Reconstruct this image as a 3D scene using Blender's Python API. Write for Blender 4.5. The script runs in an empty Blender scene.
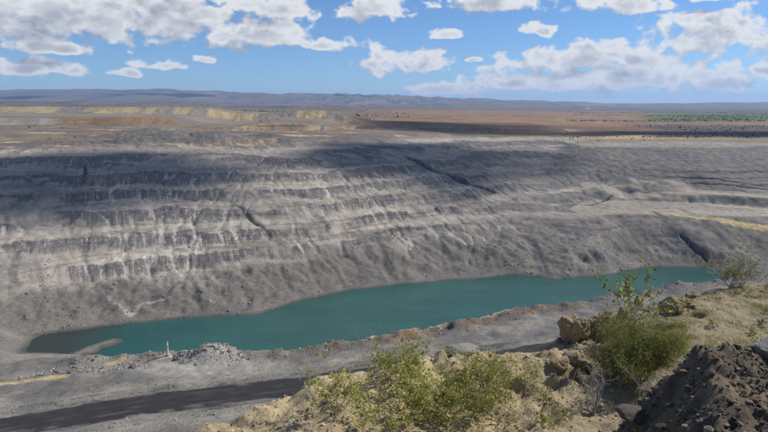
import bpy, bmesh, math, random
import numpy as np
from mathutils import Vector, noise as mnoise

random.seed(7)
RNG = np.random.default_rng(11)
scene = bpy.context.scene
C = scene.collection
R = math.radians

# ------------------------------------------------------------------ camera
cam = bpy.data.cameras.new("Camera")
cam_o = bpy.data.objects.new("Camera", cam)
C.objects.link(cam_o)
cam.sensor_width = 36.0
cam.lens = 600.0 / 768.0 * 36.0
cam.clip_start = 0.1
cam.clip_end = 60000.0
cam_o.location = (0, 0, 82.0)
cam_o.rotation_euler = (R(90) - math.atan(110 / 600.0), 0, 0)
scene.camera = cam_o

# ------------------------------------------------------------------ render / exposure
scene.view_settings.view_transform = 'Standard'
scene.view_settings.look = 'None'
scene.view_settings.gamma = 1.0
scene.view_settings.exposure = 0.0
scene.view_settings.use_curve_mapping = False
scene.render.engine = 'CYCLES'
scene.cycles.use_denoising = True
scene.cycles.use_adaptive_sampling = True
scene.cycles.adaptive_threshold = 0.015
scene.cycles.adaptive_min_samples = 16
scene.cycles.max_bounces = 5
scene.cycles.diffuse_bounces = 3
scene.cycles.glossy_bounces = 2
scene.cycles.transmission_bounces = 3
scene.cycles.volume_bounces = 1
scene.cycles.transparent_max_bounces = 12

# ------------------------------------------------------------------ sun and sky
SUN_AZ, SUN_EL = R(70), R(43)          # azimuth clockwise from +Y
SUN = Vector((math.sin(SUN_AZ) * math.cos(SUN_EL), math.cos(SUN_AZ) * math.cos(SUN_EL), math.sin(SUN_EL)))
sl = bpy.data.lights.new("Sun", 'SUN')
sl.energy = 5.0
sl.angle = R(0.55)
sl.color = (1.0, 0.95, 0.87)
so = bpy.data.objects.new("Sun", sl)
C.objects.link(so)
so.rotation_euler = (-SUN).to_track_quat('-Z', 'Y').to_euler()
so.location = (60, 20, 160)

world = bpy.data.worlds.new("World")
scene.world = world
world.cycles.sampling_method = 'MANUAL'
world.cycles.sample_map_resolution = 256
world.use_nodes = True


class NT:
    """tiny node-tree helper"""
    def __init__(self, tree):
        self.t = tree

    def n(self, typ, **kw):
        nd = self.t.nodes.new(typ)
        for k, v in kw.items():
            setattr(nd, k, v)
        return nd

    def put(self, sock, v):
        if v is None:
            return
        if isinstance(v, bpy.types.NodeSocket):
            self.t.links.new(v, sock)
        else:
            sock.default_value = v

    def math(self, op, a, b=None, c=None, clamp=False):
        nd = self.n('ShaderNodeMath', operation=op, use_clamp=clamp)
        for i, v in enumerate((a, b, c)):
            self.put(nd.inputs[i], v)
        return nd.outputs[0]

    def vec(self, op, a, b=None, c=None):
        nd = self.n('ShaderNodeVectorMath', operation=op)
        self.put(nd.inputs[0], a)
        if op == 'SCALE':
            self.put(nd.inputs[3], b)
        else:
            self.put(nd.inputs[1], b)
            self.put(nd.inputs[2], c)
        return nd.outputs[1] if op in ('LENGTH', 'DOT_PRODUCT', 'DISTANCE') else nd.outputs[0]

    def noise(self, vec, scale, detail=5.0, rough=0.5, dist=0.0, out=0, dim='3D'):
        nd = self.n('ShaderNodeTexNoise', noise_dimensions=dim)
        self.put(nd.inputs['Vector'], vec)
        self.put(nd.inputs['Scale'], scale)
        self.put(nd.inputs['Detail'], detail)
        self.put(nd.inputs['Roughness'], rough)
        self.put(nd.inputs['Distortion'], dist)
        return nd.outputs[out]

    def ramp(self, v, a, b, lo=0.0, hi=1.0, smooth=True):
        nd = self.n('ShaderNodeMapRange', interpolation_type='SMOOTHSTEP' if smooth else 'LINEAR')
        self.put(nd.inputs[0], v)
        nd.inputs[1].default_value = a
        nd.inputs[2].default_value = b
        nd.inputs[3].default_value = lo
        nd.inputs[4].default_value = hi
        return nd.outputs[0]

    def mix(self, f, a, b, blend='MIX'):
        nd = self.n('ShaderNodeMix', data_type='RGBA', blend_type=blend)
        self.put(nd.inputs[0], f)
        self.put(nd.inputs[6], a)
        self.put(nd.inputs[7], b)
        return nd.outputs[2]


# cumulus: (azimuth, elevation, half width, half height) in radians, as on a star chart
CUMULUS = [
    (-0.4782, 0.1168, 0.1683, 0.0487), (-0.3431, 0.1360, 0.1502, 0.0543), (-0.2120, 0.1077, 0.0969, 0.0297),
    (-0.1027, 0.0953, 0.0608, 0.0137), (-0.1767, 0.1471, 0.0703, 0.0291), (-0.5212, 0.0498, 0.0657, 0.0150),
    (-0.3954, 0.0471, 0.0223, 0.0073), (-0.3481, 0.0598, 0.0362, 0.0098), (-0.2894, 0.0670, 0.0270, 0.0070),
    (-0.4876, 0.0811, 0.0623, 0.0164), (-0.0096, 0.1494, 0.0526, 0.0280), (0.0308, 0.0636, 0.0693, 0.0296),
    (0.1702, 0.1561, 0.0910, 0.0218), (0.0977, 0.1096, 0.0317, 0.0106), (0.2407, 0.1129, 0.0241, 0.0118),
    (0.3664, 0.1452, 0.0805, 0.0222), (0.4851, 0.0948, 0.1016, 0.0331), (0.3361, 0.0690, 0.1330, 0.0280),
    (0.2490, 0.0311, 0.1124, 0.0209), (0.3946, 0.0384, 0.1581, 0.0279), (0.1073, 0.0239, 0.0672, 0.0143),
    (0.5035, 0.0281, 0.0627, 0.0167), (0.1461, 0.0723, 0.0126, 0.0062), (0.5550, 0.0461, 0.0254, 0.0121),
    (0.4716, 0.1492, 0.0371, 0.0106)]


def cloud_group():
    g = bpy.data.node_groups.new("CloudField", 'ShaderNodeTree')
    g.interface.new_socket("Direction", in_out='INPUT', socket_type='NodeSocketVector')
    g.interface.new_socket("Field", in_out='OUTPUT', socket_type='NodeSocketFloat')
    k = NT(g)
    gi = k.n('NodeGroupInput')
    go = k.n('NodeGroupOutput')
    d = k.vec('NORMALIZE', gi.outputs[0])
    sx = k.n('ShaderNodeSeparateXYZ')
    k.put(sx.inputs[0], d)
    az = k.math('ARCTAN2', sx.outputs[0], sx.outputs[1])
    el = k.math('ARCSINE', sx.outputs[2])
    cb = k.n('ShaderNodeCombineXYZ')
    k.put(cb.inputs[0], az)
    k.put(cb.inputs[1], el)
    p0 = cb.outputs[0]
    # billowing warp
    w = k.noise(k.vec('MULTIPLY', p0, (14, 26, 1)), 1.0, 3.0, 0.5, out=1, dim='2D')
    w = k.vec('MULTIPLY', k.vec('SUBTRACT', w, (0.5, 0.5, 0.5)), (0.035, 0.016, 0.0))
    p = k.vec('ADD', p0, w)
    F = None
    for (a, e, rx, ry) in CUMULUS:
        v = k.vec('MULTIPLY', k.vec('SUBTRACT', p, (a, e, 0.0)), (1 / rx, 1 / ry, 0.0))
        low = k.vec('MINIMUM', v, (0.0, 0.0, 0.0))
        v = k.vec('MULTIPLY_ADD', low, (0.0, 0.9, 0.0), v)      # flatter base than top
        f = k.math('SUBTRACT', 1.0, k.vec('LENGTH', v))
        F = f if F is None else k.math('SMOOTH_MAX', F, f, 0.25)
    n1 = k.noise(k.vec('MULTIPLY', p0, (15, 25, 1)), 1.0, 4.0, 0.45, dim='2D')
    n2 = k.noise(k.vec('MULTIPLY', p, (40, 54, 1)), 1.0, 5.0, 0.52, dim='2D')
    puff = k.math('MULTIPLY_ADD', n2, 1.75, -0.83)
    D = k.math('ADD', F, k.math('MULTIPLY_ADD', n1, 1.5, -0.60))
    D = k.math('ADD', D, puff)
    k.put(go.inputs[0], D)
    return g


def broken_group():
    """the same broken cumulus all round and overhead"""
    g = bpy.data.node_groups.new("BrokenCumulus", 'ShaderNodeTree')
    g.interface.new_socket("Direction", in_out='INPUT', socket_type='NodeSocketVector')
    g.interface.new_socket("Field", in_out='OUTPUT', socket_type='NodeSocketFloat')
    k = NT(g)
    gi = k.n('NodeGroupInput')
    go = k.n('NodeGroupOutput')
    d = k.vec('NORMALIZE', gi.outputs[0])
    sx = k.n('ShaderNodeSeparateXYZ')
    k.put(sx.inputs[0], d)
    dz = k.math('ADD', k.math('MAXIMUM', sx.outputs[2], 0.0), 0.10)
    cz = k.n('ShaderNodeCombineXYZ')
    for i in range(3):
        k.put(cz.inputs[i], dz)
    pl = k.vec('DIVIDE', d, cz.outputs[0])
    f = k.math('MULTIPLY_ADD', k.noise(pl, 0.75, 5.0, 0.55), 7.0, -3.75)
    k.put(go.inputs[0], k.math('MINIMUM', f, 1.5))
    return g


SKY_TINT = (0.78, 0.98, 1.17)
SKY_STRENGTH = 0.095


def build_world():
    t = world.node_tree
    for nd in list(t.nodes):
        t.nodes.remove(nd)
    k = NT(t)
    out = k.n('ShaderNodeOutputWorld')
    sky = k.n('ShaderNodeTexSky', sky_type='NISHITA')
    sky.sun_disc = False
    sky.sun_elevation = SUN_EL
    sky.sun_rotation = SUN_AZ
    sky.altitude = 1500.0
    sky.air_density = 1.0
    sky.dust_density = 0.0
    sky.ozone_density = 5.0
    bg = k.n('ShaderNodeBackground')
    k.put(bg.inputs[0], k.vec('MULTIPLY', sky.outputs[0], SKY_TINT))
    bg.inputs[1].default_value = SKY_STRENGTH
    tc = k.n('ShaderNodeTexCoord')
    d = tc.outputs['Generated']

    def clouds(grp, delta):
        g1 = k.n('ShaderNodeGroup', node_tree=grp)
        g2 = k.n('ShaderNodeGroup', node_tree=grp)
        k.put(g1.inputs[0], d)
        k.put(g2.inputs[0], k.vec('ADD', d, delta))
        D1, D2 = g1.outputs[0], g2.outputs[0]
        dens = k.ramp(D1, -0.02, 0.46)
        shade = k.math('MULTIPLY_ADD', k.math('SUBTRACT', D1, D2), 0.70, 0.86, clamp=True)
        lowf = k.noise(k.vec('MULTIPLY', d, (9, 9, 22)), 1.0, 3.0, 0.5)
        thick = k.math('ADD', k.ramp(D1, 0.55, 1.35, 0.0, 0.38), k.math('MULTIPLY', k.ramp(lowf, .42, .62), k.ramp(D1, .45, 1.0, 0.0, .32)))
        shade = k.math('SUBTRACT', shade, thick, clamp=True)
        col = k.mix(shade, (0.25, 0.29, 0.355, 1), (0.90, 0.90, 0.89, 1))
        bc = k.n('ShaderNodeBackground')
        k.put(bc.inputs[0], col)
        bc.inputs[1].default_value = 0.95
        mx = k.n('ShaderNodeMixShader')
        k.put(mx.inputs[0], k.math('MULTIPLY', dens, 0.95))
        t.links.new(bg.outputs[0], mx.inputs[1])
        t.links.new(bc.outputs[0], mx.inputs[2])
        return mx.outputs[0]

    ahead = clouds(cloud_group(), (0.018, 0.005, 0.020))
    around = clouds(broken_group(), (0.05, 0.02, 0.05))
    sx = k.n('ShaderNodeSeparateXYZ')
    k.put(sx.inputs[0], d)
    az = k.math('ABSOLUTE', k.math('ARCTAN2', sx.outputs[0], sx.outputs[1]))
    el = k.math('ARCSINE', sx.outputs[2])
    low = k.math('MULTIPLY', k.ramp(az, 0.62, 0.72, 1.0, 0.0), k.ramp(el, 0.175, 0.215, 1.0, 0.0))
    mx = k.n('ShaderNodeMixShader')
    k.put(mx.inputs[0], low)
    t.links.new(around, mx.inputs[1])
    t.links.new(ahead, mx.inputs[2])
    t.links.new(mx.outputs[0], out.inputs[0])


build_world()
#@@TERRAIN
# ------------------------------------------------------------------ numpy noise
_TAB = np.random.default_rng(3).random(65536).astype(np.float32)
_CT = np.cos(_TAB * 2 * np.pi); _ST = np.sin(_TAB * 2 * np.pi)


def _idx(ix, iy, seed):
    h = ix * np.int32(1619) + iy * np.int32(31337) + np.int32((seed * 6971 + 77) & 0x7fffff)
    h = (h << 13) ^ h
    h = h * (h * h * np.int32(15731) + np.int32(789221)) + np.int32(1376312589)
    return (h >> 9) & 65535


def _hash(ix, iy, seed):
    return _TAB[_idx(np.asarray(ix).astype(np.int32), np.asarray(iy).astype(np.int32), seed)]


def perlin(x, y, seed=0):
    x = np.asarray(x, np.float64); y = np.asarray(y, np.float64)
    x0 = np.floor(x); y0 = np.floor(y)
    fx = (x - x0).astype(np.float32); fy = (y - y0).astype(np.float32)
    ix = x0.astype(np.int32); iy = y0.astype(np.int32)
    u = fx * fx * fx * (fx * (fx * 6 - 15) + 10)
    v = fy * fy * fy * (fy * (fy * 6 - 15) + 10)
    def g(ox, oy):
        i = _idx(ix + np.int32(ox), iy + np.int32(oy), seed)
        return _CT[i] * (fx - ox) + _ST[i] * (fy - oy)
    a = g(0, 0); b = g(1, 0); c = g(0, 1); d = g(1, 1)
    a = a + u * (b - a); c = c + u * (d - c)
    return (a + v * (c - a)) * 1.5


def fbm(x, y, octv=5, seed=0, gain=0.5):
    s = 0.0; a = 1.0; n = 0.0
    for i in range(octv):
        s = s + a * perlin(x * 2 ** i + 13.7 * i, y * 2 ** i - 7.1 * i, seed + i)
        n += a; a *= gain
    return s / n


def ridged(x, y, octv=4, seed=0, gain=0.5):
    s = 0.0; a = 1.0; n = 0.0
    for i in range(octv):
        s = s + a * (1 - np.abs(perlin(x * 2 ** i + 5.3 * i, y * 2 ** i + 9.2 * i, seed + i)) * 2)
        n += a; a *= gain
    return s / n


def worley(x, y, seed=0):
    x0 = np.floor(x); y0 = np.floor(y)
    best = np.full(x.shape, 9.0)
    for ox in (-1, 0, 1):
        for oy in (-1, 0, 1):
            px = x0 + ox + _hash(x0 + ox, y0 + oy, seed)
            py = y0 + oy + _hash(x0 + ox, y0 + oy, seed + 5)
            best = np.minimum(best, (px - x) ** 2 + (py - y) ** 2)
    return np.sqrt(best)


def sstep(v, a, b):
    t = np.clip((v - a) / (b - a), 0, 1)
    return t * t * (3 - 2 * t)


def lerp(a, b, t):
    return a + (b - a) * t


def seg_dist(X, Y, pts):
    """distance to a polyline and the position along it (0..1)"""
    best = np.full(X.shape, 1e9); along = np.zeros(X.shape)
    n = len(pts) - 1
    for i in range(n):
        (ax, ay), (bx, by) = pts[i][:2], pts[i + 1][:2]
        dx, dy = bx - ax, by - ay
        q = np.clip(((X - ax) * dx + (Y - ay) * dy) / (dx * dx + dy * dy), 0, 1)
        d = np.hypot(X - ax - q * dx, Y - ay - q * dy)
        m = d < best
        best = np.where(m, d, best); along = np.where(m, (i + q) / n, along)
    return best, along


# ------------------------------------------------------------------ survey of the pit (metres, water level 0)
WALL = [
    [(-134, 199, 5), (-143, 214, 11), (-152, 230, 16), (-163, 247, 22), (-178, 273, 30), (-197, 305, 37), (-215, 335, 44), (-248, 390, 54), (-305, 480, 57), (-390, 618, 63), (-434, 687, 65)],
    [(-107, 214, 0), (-113, 229, 6), (-121, 248, 13), (-129, 265, 20), (-137, 284, 28), (-149, 312, 36), (-161, 339, 43.5), (-188, 399, 52), (-221, 469, 56), (-258, 552, 61.5), (-318, 680, 64)],
    [(-72, 225, 0), (-77, 242, 6), (-80, 254, 11.5), (-85, 272, 18.5), (-92, 294, 26), (-100, 322, 34.5), (-107, 348, 42.5), (-124, 406, 51.5), (-143, 469, 56), (-177, 584, 61), (-229, 756, 64)],
    [(-36, 248, 0), (-38, 263, 9), (-39, 271, 14), (-41, 287, 20), (-43, 303, 27), (-46, 326, 34), (-49, 346, 41), (-54, 384, 48), (-64, 456, 53), (-78, 564, 59), (-102, 742, 62)],
    [(7, 271, 0), (8, 286, 10), (8, 310, 15), (9, 325, 23), (9, 346, 31), (10, 371, 38), (11, 418, 46), (13, 503, 53), (17, 639, 57.5), (28, 1045, 60)],
    [(57, 284, 0), (59, 297, 10), (64, 323, 15), (69, 351, 20), (74, 380, 26), (80, 413, 33), (92, 478, 42), (104, 540, 50), (150, 781, 52)],
    [(107, 286, 0), (110, 297, 10), (120, 327, 17), (128, 351, 20), (141, 387, 23), (153, 422, 27), (164, 454, 40), (180, 501, 50), (226, 632, 50), (405, 1136, 49)],
    [(164, 301, 0), (168, 311, 12), (177, 330, 18), (186, 348, 20), (198, 371, 21), (201, 378, 25), (210, 396, 27), (219, 414, 35), (238, 452, 43.5), (256, 490, 50.5), (304, 580, 50), (592, 1136, 49)],
    [(195, 296, 4), (204, 311, 12), (211, 323, 16), (219, 336, 18), (226, 348, 20), (233, 360, 24), (241, 373, 27), (264, 410, 32), (285, 444, 40), (319, 501, 49.5), (413, 650, 49.5), (740, 1168, 49)]]
FAR_SHORE = [(-133, 205), (-124.5, 209), (-107.6, 216), (-90, 220.4), (-72.7, 226), (-50.3, 228.3), (-35.9, 245.8), (-17.7, 261.3),
             (26.7, 275.6), (61.5, 287.7), (71, 285.9), (81.6, 276.2), (102.5, 284), (119, 293), (134, 300.8), (167.8, 300.8)]
NEAR_SHORE = [(150.3, 267), (128.5, 261), (94, 246), (70.5, 233), (48.7, 227), (28, 214.5), (6.7, 204), (-16.5, 194), (-32.2, 187),
              (-50, 186), (-69, 184.5), (-85.6, 182), (-97.6, 182), (-104, 188.5), (-122.7, 188)]
ROAD = [(-210, 92), (-140, 112), (-89.5, 128.6), (-63.7, 139.6), (-32.7, 147.6), (-4, 157), (49, 173.5), (110, 200), (190, 236), (300, 280)]
BANK_EDGE = [(-60, -25), (-30, -8), (-14, 2), (-7, 8.2), (-3.8, 11.4), (-1.1, 14), (2.1, 15.5), (4.3, 15.6), (5.8, 17.2), (9.1, 19),
             (12, 21.5), (14.6, 22), (30, 27), (60, 40), (200, 100), (400, 180)]
BEX = np.array([p[0] for p in BANK_EDGE], float); BEY = np.array([p[1] for p in BANK_EDGE], float)


def control_points():
    P = []
    for col in WALL:
        P += col
    for i in (-1, 1):      # carry the wall on beyond the ends of the survey
        src = WALL[0] if i < 0 else WALL[-1]
        for m in (1, 2.2):
            P += [(x + i * 95 * m, y + i * 28 * m, z + (5 if i < 0 else 2) * m * (1 if z < 40 else 0)) for (x, y, z) in src]
    P += [(x, y, 0) for x, y in FAR_SHORE]
    P += [(x, y, 0) for x, y in NEAR_SHORE]
    P += [(x + 1.2, y - 4.0, 3.2) for x, y in NEAR_SHORE]
    for a, b in [((-95, 200), (-70, 205)), ((-40, 210), (-10, 228)), ((20, 240), (50, 258)), ((80, 258), (110, 268)), ((130, 278), (150, 285))]:
        P += [(a[0], a[1], -5), (b[0], b[1], -5)]
    P += [(-118, 198, -1.2), (-110, 203, -1.5)]
    P += [(-140, 188, 3), (-150, 175, 5), (-175, 190, 9), (175, 280, 3), (190, 270, 6), (215, 285, 8)]
    for x, y in ROAD:
        P += [(x, y, 8.0), (x + 2, y - 7, 8.2), (x - 2, y + 7, 7.6)]
    for x in np.arange(-220, 320, 40.0):
        P += [(x, 0.32 * x + 118 - 12, 9.0)]
    for y in (1500, 2500, 4500, 9000, 17000):
        for q in (-1.3, -0.7, -0.35, 0, 0.35, 0.7, 1.3):
            P.append((q * y, y, lerp(67, 49, float(sstep(np.array(q), -0.25, 0.3))) + (4 if y > 4000 else 0)))
    return np.array(P, float)


def rbf(P):
    n = len(P)
    D = np.hypot(P[:, None, 0] - P[None, :, 0], P[:, None, 1] - P[None, :, 1])
    A = np.zeros((n + 3, n + 3))
    A[:n, :n] = D - 1.2 * np.eye(n)
    A[:n, n] = 1; A[:n, n + 1] = P[:, 0] / 100; A[:n, n + 2] = P[:, 1] / 100
    A[n:, :n] = A[:n, n:].T
    w = np.linalg.solve(A, np.concatenate([P[:, 2], [0, 0, 0]]))
    def f(X, Y):
        z = w[n] + w[n + 1] * X / 100 + w[n + 2] * Y / 100
        for i in range(n):
            z = z + w[i] * np.hypot(X - P[i, 0], Y - P[i, 1])
        return z
    return f


def axis(a, b, step, g_lo, lim_lo, g_hi, lim_hi):
    core = list(np.arange(a, b + step * .5, step))
    lo, s = [core[0]], step
    while lo[-1] > lim_lo:
        s *= g_lo; lo.append(lo[-1] - s)
    hi, s = [core[-1]], step
    while hi[-1] < lim_hi:
        s *= g_hi; hi.append(hi[-1] + s)
    return np.array(lo[:0:-1] + core + hi[1:])


AX = axis(-262, 345, 0.9, 1.06, -14000, 1.06, 14000)
AY = axis(120, 470, 0.85, 1.035, 4, 1.028, 17000)
GX, GY = np.meshgrid(AX, AY)          # rows = y


def blur(Z, n):
    for _ in range(n):
        Q = np.pad(Z, 1, mode='edge')
        Z = (Q[1:-1, 1:-1] * 2 + Q[:-2, 1:-1] + Q[2:, 1:-1] + Q[1:-1, :-2] + Q[1:-1, 2:]) / 6
    return Z


STRIKE = (0.955, 0.297)
SCARPS = []      # filled below: (polyline, width, depth)


def make_terrain():
    X, Y = GX, GY
    base = rbf(control_points())
    cx = AX[::3]; cy = AY[::3]
    if cx[-1] != AX[-1]: cx = np.append(cx, AX[-1])
    if cy[-1] != AY[-1]: cy = np.append(cy, AY[-1])
    CX, CY = np.meshgrid(cx, cy)
    zc = base(CX, CY)
    tmp = np.array([np.interp(AX, cx, r) for r in zc])
    B = np.array([np.interp(AY, cy, tmp[:, j]) for j in range(tmp.shape[1])]).T
    B = blur(B, 6)
    S = X * STRIKE[0] + Y * STRIKE[1]
    T = -X * STRIKE[1] + Y * STRIKE[0]
    out = {}
    dshore, _ = seg_dist(X, Y, FAR_SHORE)
    # ---- which part of the pit is which
    farside = sstep(T, 226, 238) * (1 - sstep(Y, 620, 760))
    right = sstep(X - (20 + (Y - 290) * .62), -15, 25)
    toe = farside * (1 - sstep(B, 8.5 + 3 * fbm(X / 40, Y / 40, 3, 3), 13 + 4 * fbm(X / 40, Y / 40, 3, 3)))
    # bulging slump of spoil at the foot of the middle of the wall
    slump = farside * sstep(X, -50, -15) * (1 - sstep(X, 75, 105)) * (1 - sstep(B - 4 * fbm(X / 35, Y / 35, 3, 9), 13, 19))
    # ---- terraces cut into the wall
    warp = 4.8 * fbm(S / 90, T / 70, 4, 21) + 1.0 * fbm(S / 14, T / 14, 3, 22)
    lv = (B + warp - 9.5) / 6.9
    fl = np.floor(lv); f = lv - fl
    wid = 0.45 + 0.16 * (_hash(fl, fl * 0 + 3, 5) - .5) + 0.25 * fbm(S / 45 + fl * 7.7, fl * 3.1, 2, 31)
    wid = np.clip(wid, 0.26, 0.7)
    step_f = np.where(f < wid, 0.20 * f / wid, 0.20 + 0.80 * np.clip((f - wid) / ((1 - wid) * .9), 0, 1))
    Zt = (fl + step_f) * 6.9 + 9.5 - warp * 0.85
    tm = farside * (1 - toe) * (1 - slump) * (1 - 0.60 * right) * (1 - sstep(X - .25 * (Y - 300), 95, 135)) * sstep(B, 9, 13) * (1 - sstep(B, 53, 58))
    tm = tm * (0.78 + 0.3 * fbm(S / 70, T / 40, 2, 41))
    Z = lerp(B, Zt, np.clip(tm, 0, 1))
    Br = B + .9 * fbm(S / 40, T / 30, 3, 43) + .35 * fbm(S / 9, T / 9, 2, 44)
    Zr = np.interp(Br, [0, 14, 17.6, 20.0, 23.2, 24.6, 28.0, 29.0, 47.2, 48.4, 60], [0, 15.5, 19.9, 20.6, 21.4, 26.3, 27.4, 28.2, 49.0, 49.9, 60])
    rmask = farside * right * sstep(X - .35 * (Y - 300), 45, 85) * sstep(B, 10, 14) * (1 - sstep(B, 51, 55))
    Z = lerp(Z, Zr, rmask)
    rface = np.clip(sstep(Br, 28.8, 29.6) * (1 - sstep(Br, 47.2, 48.2)) + sstep(Br, 23.2, 23.6) * (1 - sstep(Br, 24.7, 25.2)), 0, 1) * rmask
    # how far the dark cut rock reaches down each face: crisp at the crest, ragged below
    rag = .05 + .62 * fbm(S / 5.5 + fl * 11.3, T / 60, 4, 33, .6) + .42 * fbm(S / 60 + fl * 5.7, fl * 2.9, 3, 35)
    crest = (f - wid) / ((1 - wid) * .9)
    qf = np.where(crest > 1.0, -1.0, np.clip((crest - rag) * 1.6, -1, 1))
    qf = np.where(tm > .25, qf, -1.0)
    face = np.where(f < wid, 0.0, sstep(f, wid, wid + .07)) * np.clip(tm * 1.3, 0, 1)
    # ---- rills running down the slopes
    ws = S + 9 * fbm(S / 30, T / 30, 3, 51) + 0.16 * T
    rill = ridged(ws / 8.5, T / 60, 3, 61, .55)          # high on crests between rills
    rill2 = ridged(ws / 3.4, T / 34, 2, 66, .5)
    gr = np.hypot(*np.gradient(B)) ; steep = sstep(gr, 0.12, 0.4)
    amp = farside * np.clip(0.35 + 0.65 * steep, 0, 1) * sstep(B, 3, 10) * (1 - .45 * right)
    bench = np.where(f < wid, 1 - sstep(f, wid - .12, wid), 0.0) * np.clip(tm, 0, 1)
    amp = amp * (1 - .72 * bench)
    Z = Z + amp * ((rill - .5) * .75 + (rill2 - .5) * .45 + .35 * (ridged(ws / 1.9, T / 18, 2, 68) - .5))
    # ---- rough spoil at the foot
    hum = ridged(X / 17, Y / 13, 5, 71, .55) - .45
    hum2 = fbm(X / 6, Y / 6, 4, 77)
    lowmask = np.clip(toe + slump * .75, 0, 1) * sstep(dshore, 0.0, 9.0)
    Z = Z + lowmask * (hum * 1.5 + hum2 * .7 + .55 * (ridged(X / 3.4, Y / 3.0, 3, 76, .6) - .5) + .8 * (ridged((X * .8 + Y * .6) / 9, (Y * .8 - X * .6) / 22, 3, 74) - .5))
    Z = Z + farside * right * (1 - sstep(Y, 520, 640)) * (lerp(.9, .3, sstep(B, 16, 21)) * fbm(X / 16, Y / 16, 5, 79, .6) + lerp(.8, .2, sstep(B, 15, 20)) * (ridged(X / 22 + Y / 60, Y / 30, 4, 80) - .5)) * sstep(dshore, 2, 12)
    # general roughness
    fade = 1 - sstep(Y, 600, 1500)
    Z = Z + fade * sstep(np.abs(Z), 0.2, 2) * (.55 * fbm(X / 5, Y / 5, 4, 81) + .28 * fbm(X / 2.2, Y / 2.2, 2, 82)) * np.where(farside > .5, 1, .7)
    # ---- spoil cones and dumps on the far terraces
    for (x, y, r, h, sx) in CONES:
        d = np.hypot((X - x) / sx, Y - y) / r + .10 * fbm(X / 9, Y / 9, 3, 91)
        Z = Z + h * np.clip(1 - d, 0, 1) ** .9
    # tall batters of the old dumps behind the rim
    dump = np.zeros_like(Z)
    for k, (pts, h, w) in enumerate(DUMPS):
        e = np.interp(X, [p[0] for p in pts], [p[1] for p in pts])
        q = Y - e + 7 * fbm(X / 40, Y / 60, 3, 101 + k) + 3 * fbm(X / 13, Y / 30, 2, 105 + k)
        m = sstep(X, pts[0][0], pts[0][0] + 45) * (1 - sstep(X, pts[-1][0] - 45, pts[-1][0]))
        up = sstep(q, -w, 0) * (1 - sstep(q, 140, 330)) * m
        Z = Z + h * up
        dump = np.maximum(dump, sstep(q, -w * 1.05, -w * .9) * (1 - sstep(q, -w * .12, 0.)) * m * (k + 1))
    # ---- scarps and cracks
    crack = np.zeros_like(Z)
    for pts, w, dep in SCARPS:
        d, al = seg_dist(X + 1.6 * fbm(X / 7, Y / 7, 3, 111), Y + 1.6 * fbm(X / 7, Y / 7, 3, 113), pts)
        ww = w * (0.45 + 0.75 * np.sin(np.pi * np.clip(al, .04, .96)) ** .5)
        c_ = 1 - sstep(d, ww * .35, ww)
        Z = Z - dep * c_
        crack = np.maximum(crack, c_)
    # ---- near side: bund, road, spit, rubble heap
    near = 1 - farside
    dr, _ = seg_dist(X, Y, ROAD)
    flat = 1 - sstep(dr, 7.5, 13)
    Z = lerp(Z, 8.0 + .10 * fbm(X / 9, Y / 9, 3, 121), flat * (1 - sstep(Y, 300, 320)))
    Z = Z + (.75 + .5 * fbm(X / 6, Y / 6, 3, 122)) * np.exp(-((dr - 8.6 - .8 * fbm(X / 9, Y / 9, 2, 124)) / 1.1) ** 2) * (1 - sstep(Y, 300, 320)) * sstep(Y, 118, 126)
    dn, _ = seg_dist(X, Y, [(x + 1.2, y - 5.5) for x, y in NEAR_SHORE[:13]])
    bund = np.exp(-(dn / (4.2 + 1.4 * fbm(X / 14, Y / 14, 2, 125))) ** 2)
    lump = fbm(X / 7, Y / 7, 4, 123)
    Z = Z + bund * (2.0 + 1.9 * lump) * near
    nb = near * sstep(dr, 9, 16) * sstep(Z, 1.0, 4.0) * (1 - sstep(Y, 300, 330))
    Z = Z + nb * (1.2 * fbm(X / 11, Y / 11, 5, 127) + .4 * (ridged(X / 5, Y / 5, 3, 128) - .5)) * sstep(Y, 112, 125)
    heap = np.clip(1 - np.hypot((X + 54.5) / 11, (Y - 176.5) / 8), 0, 1)
    Z = Z + 5.2 * heap ** .9 * (1 + .25 * lump)
    fan = np.clip(1 - np.hypot((X + 52) / 30, (Y - 168) / 11), 0, 1)
    ds, al = seg_dist(X, Y, [(-103, 184), (-102, 190), (-99.5, 196), (-96, 200.5)])
    Z = np.maximum(Z, np.minimum(.75 - (ds + 1.6 * fbm(X / 5, Y / 5, 4, 131)) * .22, .6) + .25 * fbm(X / 1.8, Y / 1.8, 3, 132))
    # crescent slip in the bund
    dc = np.hypot((X - 22.5) / 2.6, (Y - 203.5) / 2.4)
    Z = Z - 1.6 * (1 - sstep(dc, .75, 1.0)) * sstep(Y, 199, 202)
    # ---- the high wall that drops from the bank the photographer stands on
    ye = np.interp(X, BEX, BEY)
    dd = (Y - ye) * .86
    hw = 74.2 - .98 * dd + 2.0 * fbm(X / 9, Y / 9, 4, 141) * sstep(dd, 3, 12) - 3.0 * sstep(-dd, -1, 12)
    hw = np.minimum(hw, 72.0 + 0 * hw)
    Z = np.where(Y < 118, np.maximum(hw, np.where(dd < 40, -50, 8.7)), Z)
    Z = np.where((Y >= 118) & (near > .5) & (Y < 330), np.maximum(Z, hw), Z)
    # ---- plains and hills
    und = sstep(Y, 640, 1400)
    Z = Z + und * 2.6 * fbm(X / 420, Y / 420, 4, 151)
    A = X / np.maximum(Y, 1)
    r1 = np.interp(A, [-1.5, -.64, -.45, -.3, 0, .2, .4, .64, 1.5], [250, 232, 246, 228, 172, 112, 62, 84, 130])
    h1 = sstep(Y, 5200, 9300) * (r1 * (1.0 + .10 * fbm(X / 900, Y / 2600, 4, 161)) + 16 * fbm(X / 350, Y / 700, 5, 163)) * (1 - .5 * sstep(Y, 11000, 16000))
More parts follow.
